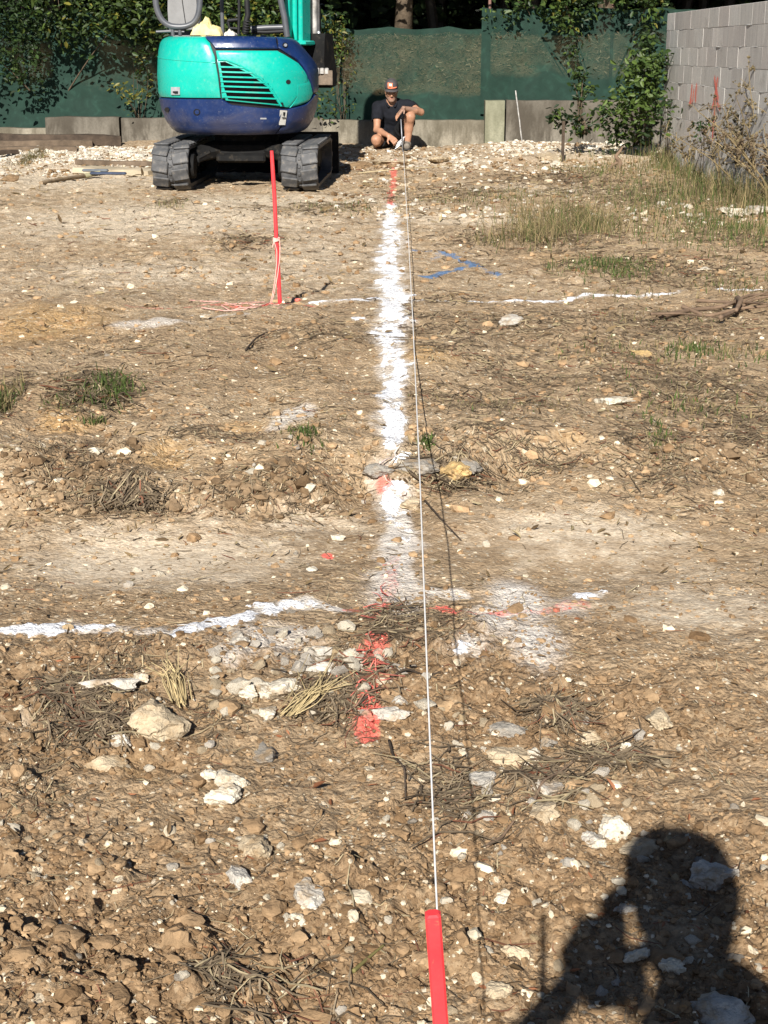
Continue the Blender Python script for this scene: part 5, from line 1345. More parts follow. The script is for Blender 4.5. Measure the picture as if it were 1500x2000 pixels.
top = at(580, -238, YB); elb = top + uf * .95 + np.array([0, 0, -.15])
m = MB(); m.tube([top - [0, 0, .1], top + uf * .25 + [0, 0, .12], elb], [.13, .13, .10], 8); sm(m, 'boom_head', paint_g, ex, 40)
YA = 17.6
ac = at(609, 80, YA)
m = MB(); m.tube([elb, elb * .5 + np.array([ac[0], YA, 1.9]) * .5, np.array([at(609, 0, YA)[0], YA, at(609, 0, YA)[2]]), at(609, 84, YA)], [.09, .085, .062, .062], 10); sm(m, 'dipper_arm', worn, ex, 40)
px_bar(598, 620, -150, 82, YA - .06, .12, 'arm_cylinder', worn, 2)
px_bar(620, 625, 10, 80, YA, .08, 'arm_guide', steel, 1)
m = MB(); c = at(612, 97, YA - .05); m.tube([c - ur * .09, c + ur * .09], .085, 16); c = at(611, 86, YA - .08); m.tube([c - ur * .085, c + ur * .085], .035, 12); sm(m, 'bucket_pivot', worn, ex, 40)
m = MB(); c1 = at(622, 62, YA - .1); m.tube([c1, at(627, 85, YA - .14), at(625, 112, YA - .1)], [.018, .022, .018], 8); sm(m, 'bucket_link', lamp_r, ex)
bc = at(622, 128, YA)
prof = [(-.20, .34), (-.24, .05), (-.18, -.12), (-.02, -.24), (.14, -.22), (.19, -.10), (.10, .10), (.05, .34)]
m = MB(); m.prism(prof, -.155, .155, lambda p, d: bc + uf * p[0] + ur * d + np.array([0, 0, p[1]])); bk = sm(m, 'bucket', steel, ex, 30)
m = MB(); m.bbox(at(628, 152, YA - .25), (.26, .02, .16), .006, UM); sm(m, 'bucket_plate', rust_metal, bk, 40)
m = MB()
for k in range(4):
    m.bbox(at(611 + k * 9, 139, YA - .27), (.045, .03, .07), .008, UM)
sm(m, 'bucket_tooth', worn, bk, 40)

# cloths left on the hood
cloth = NT('yellow_cloth'); _n = cloth.noise(12, 4)
cloth = cloth.fin(cloth.ramp(_n, [(.3, (.60, .50, .20)), (.7, (.72, .63, .33))]), .95, cloth.bump(cloth.noise(90, 3), .3, .004), None, .1)
cloth2 = m_plain('white_cloth', (.62, .58, .5), .95, .15, 12)
def heap(px0, px1, ybase, ytop, Y, mat, label, seed, fold=9):
    a = at(px0, ybase, Y); b = at(px1, ybase, Y); h = at(px0, ytop, Y)[2] - a[2]; n, k = 46, 26
    u, w = np.meshgrid(np.linspace(-1, 1, n), np.linspace(-1, 1, k)); r_ = np.sqrt(u * u + w * w)
    dome = np.clip(1 - np.maximum(np.abs(u) ** 2.5, np.abs(w) ** 2.5), 0, 1) ** .55
    prof = .62 + .30 * np.exp(-((u + .15) / .5) ** 2) + .35 * perlin(u * 1.6 + seed, w * 1.2, seed)
    z = dome * prof * h + .17 * h * np.abs(np.sin(u * fold + 2.2 * perlin(u * 1.6, w * 2, seed + 1) * 2)) * dome + .05 * h * perlin(u * 6, w * 6, seed + 2) * dome
    X_ = (a[0] + b[0]) / 2 + u * (b[0] - a[0]) / 2 * (1 + .12 * perlin(w * 2, u * 2, seed + 4)); Y_ = Y + w * .14 * (1 + .2 * perlin(u * 2, w, seed + 5))
    base = np.minimum(a[2], 1.50)
    m = MB(); m.grid(np.stack([X_, Y_, base - .01 + z], -1)); o = m.build('cloth', mat, smooth=True, loc=((a[0] + b[0]) / 2, Y, base)); return tag(o, label, 'cloth')
heap(374, 434, 70, 38, 15.95, cloth, 'crumpled yellow cloth lying on the excavator hood', 5)
heap(440, 462, 68, 57, 15.95, cloth2, 'small whitish rag on the hood right of the yellow cloth', 9, 6)

# ------------------------------------------------------------------ people: one continuous skin grown from tapered limbs
class SDF:
    def __init__(s, lo, hi, h):
        s.h = h; s.lo = np.array(lo, float); n = np.ceil((np.array(hi) - s.lo) / h).astype(int) + 1; s.n = n
        s.ax = [s.lo[k] + np.arange(n[k]) * h for k in range(3)]; s.val = np.full(n, 1.0, np.float32)
    def _sub(s, lo, hi):
        sl = []
        for k in range(3):
            a = max(0, int((lo[k] - s.lo[k]) / s.h)); b = min(s.n[k], int((hi[k] - s.lo[k]) / s.h) + 2); sl.append(slice(a, max(a, b)))
        return tuple(sl)
    def _pts(s, sl): return np.meshgrid(s.ax[0][sl[0]], s.ax[1][sl[1]], s.ax[2][sl[2]], indexing='ij')
    def cone(s, a, b, ra, rb, k=.02, flat=None, op='u', noise=0):
        """tapered limb; flat = (direction, factor): thinner along that direction"""
        a = np.array(a, float); b = np.array(b, float); R_ = max(ra, rb) * 1.35 + k * 2 + .02
        sl = s._sub(np.minimum(a, b) - R_, np.maximum(a, b) + R_); X_, Y_, Z_ = s._pts(sl)
        if X_.size == 0: return
        ab = b - a; L = ab @ ab + 1e-12
        dx, dy, dz = X_ - a[0], Y_ - a[1], Z_ - a[2]
        t = np.clip((dx * ab[0] + dy * ab[1] + dz * ab[2]) / L, 0, 1)
        dx = dx - t * ab[0]; dy = dy - t * ab[1]; dz = dz - t * ab[2]
        if flat is not None:
            f = np.array(flat[0], float); f /= np.linalg.norm(f); q = (dx * f[0] + dy * f[1] + dz * f[2]) * (1 / flat[1] - 1)
            dx, dy, dz = dx + f[0] * q, dy + f[1] * q, dz + f[2] * q
        d = np.sqrt(dx * dx + dy * dy + dz * dz) - (ra + (rb - ra) * t)
        if flat is not None: d = d * min(1, flat[1] * 1.3)
        if noise: d = d + noise * perlin(X_ * 16 + Z_ * 9, Y_ * 16 - Z_ * 12, 5)
        v = s.val[sl]
        if op == 'u':
            h_ = np.clip(.5 + .5 * (v - d) / k, 0, 1); s.val[sl] = v * (1 - h_) + d * h_ - k * h_ * (1 - h_)
        elif op == 'c':
            d = -d; h_ = np.clip(.5 - .5 * (v - d) / k, 0, 1); s.val[sl] = v * (1 - h_) + d * h_ + k * h_ * (1 - h_)
    def cut(s, p, n):
        """keep the side the normal points away from"""
        X_, Y_, Z_ = np.meshgrid(*s.ax, indexing='ij', sparse=True); n = np.array(n, float) / np.linalg.norm(n)
        d = (X_ - p[0]) * n[0] + (Y_ - p[1]) * n[1] + (Z_ - p[2]) * n[2]; s.val = np.maximum(s.val, d.astype(np.float32)); return s
    def mesh(s, col=None):
        v = s.val; sg = v < 0; c = np.array(v.shape) - 1
        acc = np.zeros((*c, 3), np.float32); cnt = np.zeros(c, np.int8)
        S = lambda o: tuple(slice(o[k], o[k] + c[k]) for k in range(3))
        for ax in range(3):
            o1, o2 = [k for k in range(3) if k != ax]
            for i in (0, 1):
                for j in (0, 1):
                    a = [0, 0, 0]; a[o1] = i; a[o2] = j; b = list(a); b[ax] = 1
                    m = sg[S(a)] != sg[S(b)]; ix = np.nonzero(m)
                    va, vb = v[S(a)][ix], v[S(b)][ix]; p = np.tile(np.array(a, np.float32), (len(va), 1)); p[:, ax] += va / (va - vb)
                    acc[ix] += p; cnt[ix] += 1
        idx = np.full(c, -1); k = cnt > 0; idx[k] = np.arange(k.sum())
        V = (np.argwhere(k) + acc[k] / cnt[k][:, None]) * s.h + s.lo
        F_ = []
        for ax in range(3):
            o1, o2 = (ax + 1) % 3, (ax + 2) % 3
            a = [slice(None)] * 3; b = [slice(None)] * 3; a[ax] = slice(0, -1); b[ax] = slice(1, None)
            m = sg[tuple(a)] != sg[tuple(b)]; g = np.argwhere(m)
            g = g[(g[:, o1] > 0) & (g[:, o2] > 0) & (g[:, o1] < c[o1]) & (g[:, o2] < c[o2])]
            e1 = np.zeros(3, int); e1[o1] = 1; e2 = np.zeros(3, int); e2[o2] = 1
            q = [idx[tuple((g - x).T)] for x in (0 * e1, e1, e1 + e2, e2)]; q = np.stack(q, -1)
            ins = sg[tuple(g.T)]; q[~ins] = q[~ins][:, ::-1]; F_.append(q)
        return V, np.concatenate(F_)
    def build(s, name, mat, parent, colf=None):
        V, F_ = s.mesh(); c = None
        if colf is not None: c = colf(V)
        return MB().add(V, F_, c).build(name, mat, parent, smooth=True)
def chain(S_, pts, rad, k=.02, **kw):
    for i in range(len(pts) - 1): S_.cone(pts[i], pts[i + 1], rad[i], rad[i + 1], k, **kw)
def hand(S_, wrist, dirv, palmn, thumb_side, curl, spread=.12, size=1.0, split=True):
    """palm, four unequal bent fingers and a thumb leaving the side of the palm; palmn points out of the palm"""
    d = np.array(dirv, float); d /= np.linalg.norm(d); n = np.array(palmn, float); n -= (n @ d) * d; n /= np.linalg.norm(n)
    sd = np.cross(d, n) * thumb_side
    w = np.array(wrist, float); L = .095 * size
    for o in (-.028, -.010, .010, .028): S_.cone(w + sd * o * .55 * size, w + d * L + sd * o * size, .015 * size, .0125 * size, .010)
    for i, (o, ln) in enumerate(((.030, .072), (.010, .080), (-.010, .075), (-.029, .058))):
        c = curl[i] if hasattr(curl, '__len__') else curl
        p = w + d * L + sd * o * size; dd = d + sd * o / .03 * spread; dd /= np.linalg.norm(dd); r_ = .0092 * size
        for j, fr in enumerate((.45, .30, .25)):
            ang = c * (j * .9 + .35); v = dd * math.cos(ang) + n * math.sin(ang); q = p + v * ln * fr * size
            S_.cone(p, q, r_, r_ * .92, .005); p = q; r_ *= .92
    p = w + d * .028 * size + sd * .028 * size; q = p + (sd * .75 + d * .5 + n * .25) * .042 * size; e = q + (d * .85 + sd * .25 + n * .35) * .032 * size
    S_.cone(p, q, .013 * size, .011 * size, .01); S_.cone(q, e, .0105 * size, .008 * size, .006)
def head(S_, c, f, up, size=1.0):
    """skull, jaw, nose, brow, lips, ears; f = where the face looks"""
    f = np.array(f, float) / np.linalg.norm(f); u = np.array(up, float); u -= (u @ f) * f; u /= np.linalg.norm(u); r = np.cross(f, u); c = np.array(c, float)
    P = lambda x, y, z: c + (r * x + f * y + u * z) * size
    S_.cone(P(0, -.018, .030), P(0, .022, .034), .084 * size, .078 * size, .02, flat=(r, .88))
    S_.cone(P(0, .045, -.02), P(0, .060, -.085), .058 * size, .036 * size, .035, flat=(r, .95))
    for sx in (-1, 1):
        S_.cone(P(.050 * sx, .005, -.055), P(.020 * sx, .062, -.090), .024 * size, .022 * size, .03)
        S_.cone(P(.034 * sx, .078, -.022), P(.045 * sx, .060, -.028), .014 * size, .014 * size, .02)
        S_.cone(P(.012 * sx, .094, .020), P(.045 * sx, .080, .018), .009 * size, .007 * size, .012)
        S_.cone(P(.032 * sx, .093, .002), P(.033 * sx, .0925, .002), .0135 * size, .0135 * size, .004, op='c')
        S_.cone(P(.032 * sx, .080, .001), P(.033 * sx, .080, .001), .0125 * size, .0125 * size, .004)
        S_.cone(P(.078 * sx, -.012, .012), P(.076 * sx, -.006, -.030), .013 * size, .009 * size, .006, flat=(r, .6))
        S_.cone(P(.014 * sx, .108, -.035), P(.010 * sx, .108, -.034), .0075 * size, .007 * size, .006)
    S_.cone(P(0, .096, .012), P(0, .117, -.030), .008 * size, .0115 * size, .01)
    S_.cone(P(-.020, .093, -.060), P(.020, .093, -.060), .0065 * size, .0065 * size, .007); S_.cone(P(-.017, .091, -.071), P(.017, .091, -.071), .0075 * size, .0075 * size, .007)
    S_.cone(P(-.020, .101, -.0655), P(.020, .101, -.0655), .002 * size, .002 * size, .002, op='c')
    S_.cone(P(-.010, .084, -.098), P(.010, .084, -.098), .017 * size, .017 * size, .02)
    return P, r, f, u
skin = NT('skin'); _n = skin.noise(16, 4)
skin = skin.fin(skin.mix(1.0, skin.attr('Col'), skin.ramp(_n, [(.3, .85), (.7, 1.12)]), 'MULTIPLY'), .5, skin.bump(skin.noise(120, 3), .1, .003), None, .35)
skin.node_tree.nodes['Principled BSDF'].inputs['Subsurface Weight'].default_value = .06
skin.node_tree.nodes['Principled BSDF'].inputs['Subsurface Radius'].default_value = (.01, .004, .002)
black_cloth = m_plain('black_jersey', (.011, .012, .016), .92, .3, 14, .35, 70, 0, .15)
black_short = m_plain('dark_shorts', (.014, .014, .015), .92, .3, 14, .3, 70, 0, .15)

# the crouching man
Yp = 20.3
def M_(x, y, Y): return at(x, y, Y)
hipR, hipL = M_(757, 274, 20.62), M_(779, 272, 20.62)
kneeR, kneeL = M_(735, 273, 20.12), M_(801, 228, 20.12)
ankR, ankL = M_(741, 298, 20.50), M_(794, 287, 20.16)
gR, gL = gz(ankR[0], ankR[1]), gz(ankL[0], ankL[1])
pel = (hipR + hipL) / 2 + [0, .02, .05]; waist = M_(766, 246, 20.62); chest = M_(767, 216, 20.52); neck0 = M_(765, 198, 20.47); hc = M_(764.5, 177.5, 20.38)
shR, shL = M_(738, 209, 20.47), M_(796, 206, 20.47)
elR, elL = M_(736, 254, 20.30), M_(822, 219, 20.25)
wrR, wrL = M_(759, 265, 20.02), M_(788, 211, 20.02)
man = thing('person', 'man in black polo, dark shorts and cap crouching with a thin rod at the wall', 'person', (pel[0], 20.3, min(gR, gL)))
lo = np.array([M_(715, 0, 20.3)[0], 19.75, -.15]); hi = np.array([M_(838, 0, 20.3)[0] + .02, 21.0, 1.32])
S1 = SDF(lo, hi, .0072)
chain(S1, [pel, waist, chest], [.135, .135, .150], .05, flat=((0, 1, 0), .8)); chain(S1, [chest, neck0 - [0, 0, .03]], [.14, .075], .06)
chain(S1, [shR, chest + [-.03, 0, .05]], [.058, .09], .05); chain(S1, [shL, chest + [.03, 0, .05]], [.058, .09], .05)
chain(S1, [neck0 - [0, 0, .03], hc - [0, -.02, .04]], [.062, .055], .03)
P_h, hr, hf, hu = head(S1, hc, (0.02, -.95, -.28), (0, -.25, 1), 1.04)
for h_, kn, an in ((hipR, kneeR, ankR), (hipL, kneeL, ankL)):
    md = h_ * .5 + kn * .5; chain(S1, [h_, md, kn], [.098, .082, .064], .03)
    cf = kn * .62 + an * .38 + np.array([0, .028, 0]); chain(S1, [kn, cf, an], [.060, .055, .040], .025)
    S1.cone(kn + [0, -.02, 0], kn + [0, -.015, -.03], .052, .046, .03)
for sh, el, wr in ((shR, elR, wrR), (shL, elL, wrL)):
    md = sh * .5 + el * .5; chain(S1, [sh, md, el], [.054, .050, .041], .025)
    fm = el * .65 + wr * .35; chain(S1, [el, fm, wr], [.043, .043, .027], .02)
for an, gg in ((ankR, gR), (ankL, gL)):
    S1.cone(an, [an[0], an[1] - .02, gg + .05], .04, .045, .02); S1.cone([an[0], an[1] + .02, gg + .05], [an[0], an[1] - .15, gg + .04], .045, .035, .02)
hand(S1, wrR, M_(775, 279, 19.93) - wrR, (.2, .35, -.5), -1, (1.0, 1.1, 1.2, 1.2), .05, 1.08)
hand(S1, wrL, M_(769, 235, 19.92) - wrL, (.5, .2, -.5), 1, (.05, .30, .42, .5), .16, 1.15)
def skin_col(V):
    c = np.tile(np.array((.36, .19, .115)), (len(V), 1))
    q = (V - hc) @ np.stack([hr, hf, hu], 1)
    beard = sstep(-.035, -.065, q[:, 2]) * sstep(.0, .04, q[:, 1]) * (q[:, 2] > -.14) * (1 - (np.abs(q[:, 0]) < .022) * (np.abs(q[:, 2] + .066) < .012))
    c = c * (1 - .45 * beard[:, None]) + np.array((.16, .13, .115)) * .45 * beard[:, None]
    lips = ((np.abs(q[:, 0]) < .022) & (np.abs(q[:, 2] + .066) < .011) & (q[:, 1] > .08)); c[lips] = (.36, .16, .12)
    eye = (np.abs(np.abs(q[:, 0]) - .033) < .011) & (np.abs(q[:, 2] - .001) < .005) & (q[:, 1] > .07); c[eye] = (.10, .08, .07)
    brow = (np.abs(np.abs(q[:, 0]) - .030) < .020) & (np.abs(q[:, 2] - .021) < .006) & (q[:, 1] > .07); c[brow] = (.06, .045, .035)
    hair = (q[:, 1] < .0 + .4 * (q[:, 2] - .02)) & (q[:, 2] > -.06) & (np.abs(q[:, 2]) < .15) & (np.linalg.norm(V - hc, axis=1) < .125); c[hair] = (.05, .042, .036)
    return c
S1.build('body', skin, man, skin_col)
# polo shirt with collar and short sleeves
S2 = SDF(lo, hi, .0085); g_ = .013
chain(S2, [pel + [0, 0, .03], waist, chest], [.145, .150, .163], .05, flat=((0, 1, 0), .84), noise=.006); chain(S2, [chest, neck0 - [0, 0, .035]], [.150, .078], .06)
chain(S2, [shR, chest + [-.03, 0, .05]], [.073, .10], .05); chain(S2, [shL, chest + [.03, 0, .05]], [.073, .10], .05)
for sh, el, fr in ((shR, elR, .62), (shL, elL, .60)): e = sh + (el - sh) * fr; chain(S2, [sh, (sh + e) / 2, e], [.072, .074, .071], .03, noise=.006); ax = (el - sh) / np.linalg.norm(el - sh); S2.cone(e + ax * .045, e + ax * .12, .085, .085, .004, op='c')
S2.cone(neck0 - [0, .03, .02], neck0 - [0, -.02, -.08], .064, .070, .006, op='c'); S2.cone(neck0 + [-.005, -.16, -.08], neck0 + [0, -.06, .03], .004, .075, .006, op='c')
S2.build('polo_shirt', black_cloth, man)
S3 = SDF(lo, hi, .007)
for s_ in (-1, 1): chain(S3, [neck0 + [.066 * s_, .045, .012], neck0 + [.080 * s_, -.03, -.008], neck0 + [.040 * s_, -.105, -.062]], [.019, .021, .014], .01)
chain(S3, [neck0 + [-.066, .045, .012], neck0 + [.066, .045, .012]], [.019, .019], .01); S3.build('collar', black_cloth, man)
S4 = SDF(lo, hi, .009)
S4.cone(pel - [0, 0, .01], pel + [0, 0, .06], .150, .148, .05, flat=((0, 1, 0), .86))
for h_, kn in ((hipR, kneeR), (hipL, kneeL)):
    e = h_ + (kn - h_) * .80; chain(S4, [h_, (h_ + e) / 2, e], [.118, .108, .100], .04, noise=.006); ax = (kn - h_) / np.linalg.norm(kn - h_); S4.cone(e + ax * .055, e + ax * .16, .105, .105, .005, op='c')
S4.build('shorts', black_short, man)
# cap: crown, peak, front patch
cap_mat = m_plain('grey_cap', (.060, .055, .055), .9, .25, 18, .3, 80)
S5 = SDF(hc - [.16, .22, .08], hc + [.16, .2, .2], .006)
S5.cone(P_h(0, -.016, .058), P_h(0, .020, .060), .098, .094, .01, flat=(hr, .90)); S5.cut(P_h(0, 0, .040), hf * .10 - hu); S5.build('cap_crown', cap_mat, man)
m = MB(); n = 17; an = np.linspace(-1.15, 1.15, n); rows = []
for (r_, dz) in ((.085, .0), (.145, -.010), (.150, -.014), (.148, -.020), (.085, -.010)):
    rows.append([P_h(math.sin(a) * .092 * (1 if r_ < .1 else .98), max(.02, math.cos(a) * r_) + .012, .052 + dz - .018 * math.sin(a) ** 2) for a in an])
m.grid(np.array(rows)); pk = m.build('cap_peak', cap_mat, man, smooth=True)
def cap_patch(x0, x1, z0, z1, mat, name, off):
    P_ = []
    for z in np.linspace(z0, z1, 5):
        row = []
        for x in np.linspace(x0, x1, 7):
            yy = .020 + off + math.sqrt(max(1e-4, (.097) ** 2 - (z - .060) ** 2 - (x / .90) ** 2)); row.append(P_h(x, yy, z))
        P_.append(row)
    return MB().grid(np.array(P_)).build(name, mat, man, smooth=True)
orange = m_plain('orange_print', (.75, .20, .10), .8, .15, 20); pwhite = m_plain('pale_print', (.75, .66, .62), .8, .1, 20)
cap_patch(-.012, .048, .066, .128, orange, 'cap_patch', .003); cap_patch(.0, .030, .098, .120, pwhite, 'patch_print', .005); cap_patch(.004, .036, .078, .086, m_plain('dark_red_print', (.3, .03, .02), .8), 'patch_print', .005); cap_patch(-.062, -.016, .068, .082, orange, 'cap_stripe', .003)
# boots and socks
boot_mat = m_plain('grey_boot', (.16, .14, .115), .85, .45, 22, .5, 60); shaded_boot = m_plain('shaded_boot', (.02, .018, .016), .8, .3, 20, .3, 60); sole = m_plain('sole', (.03, .028, .026), .8)  # right boot is a darker copy, its shade put into the colour
for an, gg, mt, nm in ((ankL, gL, boot_mat, 'boot'), (ankR, gR, shaded_boot, 'boot')):
    Sb = SDF(an - [.12, .3, .3], an + [.12, .2, .14], .008)
    Sb.cone(an + [0, .0, .03], [an[0], an[1] + .01, gg + .06], .056, .058, .03, noise=.004); Sb.cone([an[0], an[1] + .03, gg + .05], [an[0], an[1] - .16, gg + .045], .055, .046, .03); Sb.cut([0, 0, gg + .012], (0, 0, -1)); b_ = Sb.build(nm, mt, man)
    m = MB(); m.bbox([an[0], an[1] - .065, gg + .008], (.10, .29, .024), .01); m.build('sole', sole, b_)
    if mt is boot_mat:
        m = MB()
        for k in range(5): z = an[2] - .0 - k * .026; y = an[1] - .055 - k * .018; m.tube([[an[0] - .035, y + .01, z], [an[0], y - .012, z + .008], [an[0] + .035, y + .01, z]], .006, 5)
        m.build('lace', sticker_w, b_)
# what he holds
rod_m = m_plain('grey_rod', (.26, .27, .29), .5, .2, 20, 0, 60, .5)
ra, rb = M_(783, 233, 19.90), M_(787, 312, 19.86); rb[2] = gz(rb[0], rb[1]) - .05
m = MB(); m.tube([ra, (ra + rb) / 2, rb], .008, 8); o = m.build('measuring_rod', rod_m, smooth=True, loc=tuple(rb)); tag(o, 'thin grey metal rod standing between the hand and boot of the crouching man', 'rod')
m = MB(); c = M_(781, 279, 19.93); n = 12; u, w = np.meshgrid(np.linspace(-1, 1, n), np.linspace(-1, 1, n))
m.grid(np.stack([c[0] + u * .05 + .02 * w, c[1] + .025 * perlin(u * 2, w * 2, 3), c[2] + w * .05 + u * .04 + .01 * perlin(u * 3, w * 3, 8)], -1)); o = m.build('paper', m_plain('crumpled_paper', (.62, .62, .62), .9, .1), loc=tuple(c)); tag(o, 'crumpled white scrap held low by the crouching man', 'paper')

# the photographer, standing just behind the lens: only the shadow falls into view
def B_(x, y, Y):
    """the point at distance Y whose shadow falls on (x, y)"""
    g = G(x, y); s_ = (g[1] - Y) / -SUNV[1]; return g + SUNV * s_
hp = B_(1345, 1768, -.15); ns = B_(1340, 1890, -.18)
ph = thing('person', 'photographer whose head, arm and shoulder shadow lies across the lower right', 'person', (hp[0] + .1, -.3, 0))
lo = np.array([-.65, -.85, -.05]); hi = np.array([.95, .12, 1.75])
S6 = SDF(lo, hi, .011)
hf2 = np.array([-.62, .70, -.30]); Pp_, pr, pf, pu = head(S6, hp, hf2, (-.1, .1, 1), 1.03)
nb = B_(1322, 2000, -.20); chain(S6, [hp - pu * .04 - pf * .02, nb], [.048, .050], .015)
s_r, s_l = B_(1545, 2050, -.26), B_(1220, 2150, -.24)
ch = (s_r + s_l) / 2 + np.array([0, -.04, -.18]); pv = np.array([ch[0] + .03, -.36, .86])
chain(S6, [pv, (pv + ch) / 2, ch], [.145, .14, .155], .05, flat=((0, 1, 0), .82)); chain(S6, [ch, nb - [0, 0, .06]], [.13, .06], .04)
chain(S6, [s_r, nb - [0, 0, .03]], [.055, .045], .03); chain(S6, [s_l, nb - [0, 0, .05]], [.055, .045], .03)
ph_c = np.array([.004, -.022, CAM_H - .066])
w_l = B_(1118, 1925, -.05); e_l = B_(1000, 2070, -.10)
chain(S6, [s_l, e_l, w_l], [.048, .034, .025], .02); 
e_r = B_(1335, 1835, -.06); w_r = B_(1230, 1872, -.05)
chain(S6, [s_r, e_r, w_r], [.048, .030, .019], .02)
hand(S6, w_l, ph_c + np.array([-.05, -.02, .01]) - w_l, (.5, .3, 0), 1, .9, .04, .72); hand(S6, w_r, ph_c + np.array([.045, -.02, -.02]) - w_r, (-.5, .3, 0), -1, .9, .04, .72)
for sx in (-1, 1):
    h_ = pv + [.09 * sx, 0, -.04]; kn = np.array([pv[0] + .11 * sx, -.33, .48]); an = np.array([pv[0] + .12 * sx, -.38, .09]); chain(S6, [h_, kn, an], [.095, .06, .042], .03)
    S6.cone(an - [0, .03, .05], an + [0, .15, -.05], .045, .035, .02)
S6.cut([0, .004, 0], (0, 1, 0)) if False else None
def pcol(V):
    c = np.tile(np.array((.42, .25, .17)), (len(V), 1)); return c
S6.build('body', skin, ph, pcol)
S7 = SDF(lo, hi, .013); chain(S7, [pv + [0, 0, -.02], (pv + ch) / 2, ch], [.155, .150, .140], .05, flat=((0, 1, 0), .85)); chain(S7, [ch, nb - [0, 0, .10]], [.13, .065], .04)
for sh, el in ((s_r, e_r), (s_l, e_l)): chain(S7, [sh, nb - [0, 0, .07]], [.062, .050], .03); chain(S7, [sh, sh + (el - sh) * .5], [.056, .048], .03)
S7.build('shirt', m_plain('navy_shirt', (.03, .04, .07), .9), ph)
S8 = SDF(lo, hi, .013); S8.cone(pv - [0, 0, .06], pv + [0, 0, .04], .158, .155, .04, flat=((0, 1, 0), .85))
for sx in (-1, 1): chain(S8, [pv + [.09 * sx, 0, -.05], [pv[0] + .11 * sx, -.33, .48], [pv[0] + .12 * sx, -.385, .10]], [.112, .085, .072], .04)
S8.build('trousers', m_plain('grey_trousers', (.10, .10, .11), .9), ph)
m = MB(); n = 15; an = np.linspace(-1.1, 1.1, n)
m.grid(np.array([[Pp_(math.sin(a) * .088, max(.02, math.cos(a) * r_) + .010, .050 + dz - .016 * math.sin(a) ** 2) for a in an] for r_, dz in ((.085, .0), (.172, -.050), (.174, -.058), (.085, -.012))])); m.build('cap_peak', cap_mat, ph, smooth=True)
S9 = SDF(hp - [.2, .2, .1], hp + [.2, .2, .2], .008); S9.cone(Pp_(0, -.016, .056), Pp_(0, .02, .058), .090, .086, .01, flat=(pr, .9)); S9.cut(Pp_(0, 0, .038), pf * .1 - pu); S9.build('cap_crown', cap_mat, ph)
m = MB(); m.bbox(ph_c, (.070, .009, .142), .004, rotx(-PITCH)); o = m.build('phone', black, loc=tuple(ph_c)); tag(o, 'black mobile phone held upright at the lens by the photographer', 'phone')

# ------------------------------------------------------------------ stakes, string, timbers, tools
red_paint = NT('fluorescent_red'); _n = red_paint.noise(14, 5)
_k = red_paint.noise(60, 6, .75, 1.5)
red_paint = red_paint.fin(red_paint.mix(red_paint.mapr(_k, .60, .70, 0, .8), red_paint.ramp(_n, [(.3, (.60, .03, .04)), (.6, (.80, .055, .06))]), (.22, .12, .075)), .5, red_paint.bump(red_paint.noise(80, 3), .2, .003), None, .3)
wood = m_plain('weathered_wood', (.12, .088, .06), .9, .45, 7, .5, 60)
wood_d = m_plain('dark_old_timber', (.06, .043, .03), .9, .5, 7, .6, 60)
wood_p = m_plain('bleached_plank', (.40, .335, .235), .9, .25, 6, .4, 50)
string_mat = m_plain('white_string', (.78, .76, .72), .8, .1, 200)
def stake(px0, px1, Y, r, mat, name, label, cat, ground_z=None, flat=None, over=0.):
    b = at(*px0, Y); t = at(*px1, Y); g = gz(b[0], b[1]) if ground_z is None else ground_z
    d = (t - b) / (t[2] - b[2]); foot = b + d * (g - .08 - b[2]); m = MB(); n = 9
    P = foot + (t - foot) * np.linspace(0, 1, n)[:, None]
    if flat: 
        ang = math.atan2(d[0], 1); m.bbox((foot + t) / 2, (flat[0], flat[1], np.linalg.norm(t - foot)), .003, roty(ang))
    else: m.tube(P + RNG.normal(size=P.shape) * .001, np.concatenate([np.full(n - 1, r), [r * .85]]), 10)
    o = m.build(name, mat, smooth=not flat, autos=None if flat else 50, loc=tuple(foot)); return tag(o, label, cat), foot, t
g = G(547, 600); o, f_, t_ = stake((547, 600), (531, 295), g[1], .0105, red_paint, 'marker_stake', 'tall thin red marker stake left of the lime line, wound with string', 'stake')
stake_o = o
# string wound and dangling on the tall stake, loops on the ground
def curve(ctrl, n=60, smooth_it=4):
    P = np.array(ctrl, float); tt = np.linspace(0, len(P) - 1, n); Q = np.stack([np.interp(tt, range(len(P)), P[:, k]) for k in range(3)], -1)
    for _ in range(smooth_it): Q[1:-1] = (Q[:-2] + 2 * Q[1:-1] + Q[2:]) / 4
    return Q
Ys = g[1]; pink = m_plain('pinkish_string', (.75, .42, .36), .85, .3, 30)
m = MB()
def q_(x, y, dy=-.014): return at(x, y, Ys + dy)
for a in range(4):
    c = q_(540, 466 + a * 1.5, 0); th = np.linspace(0, 2 * math.pi, 14); m.tube(np.stack([c[0] + .016 * np.cos(th), c[1] + .016 * np.sin(th), c[2] + .003 * np.sin(th * 2 + a)], -1), .0035, 5)
m.tube(curve([q_(541, 468), q_(545, 462), q_(547, 480), q_(546, 510), q_(542, 540), q_(538, 560), q_(530, 595)]), .0022, 5)
m.tube(curve([q_(539, 470), q_(536, 474), q_(541, 490), q_(540, 520), q_(535, 560), q_(531, 580), q_(526, 600)]), .0022, 5)
m.tube(curve([q_(541, 470), q_(535, 472), q_(532, 483)]), .003, 5)
def gq(x, y): p = G(x, y); p[2] = float(gtop(p[0], p[1])[0]) + .006; return p
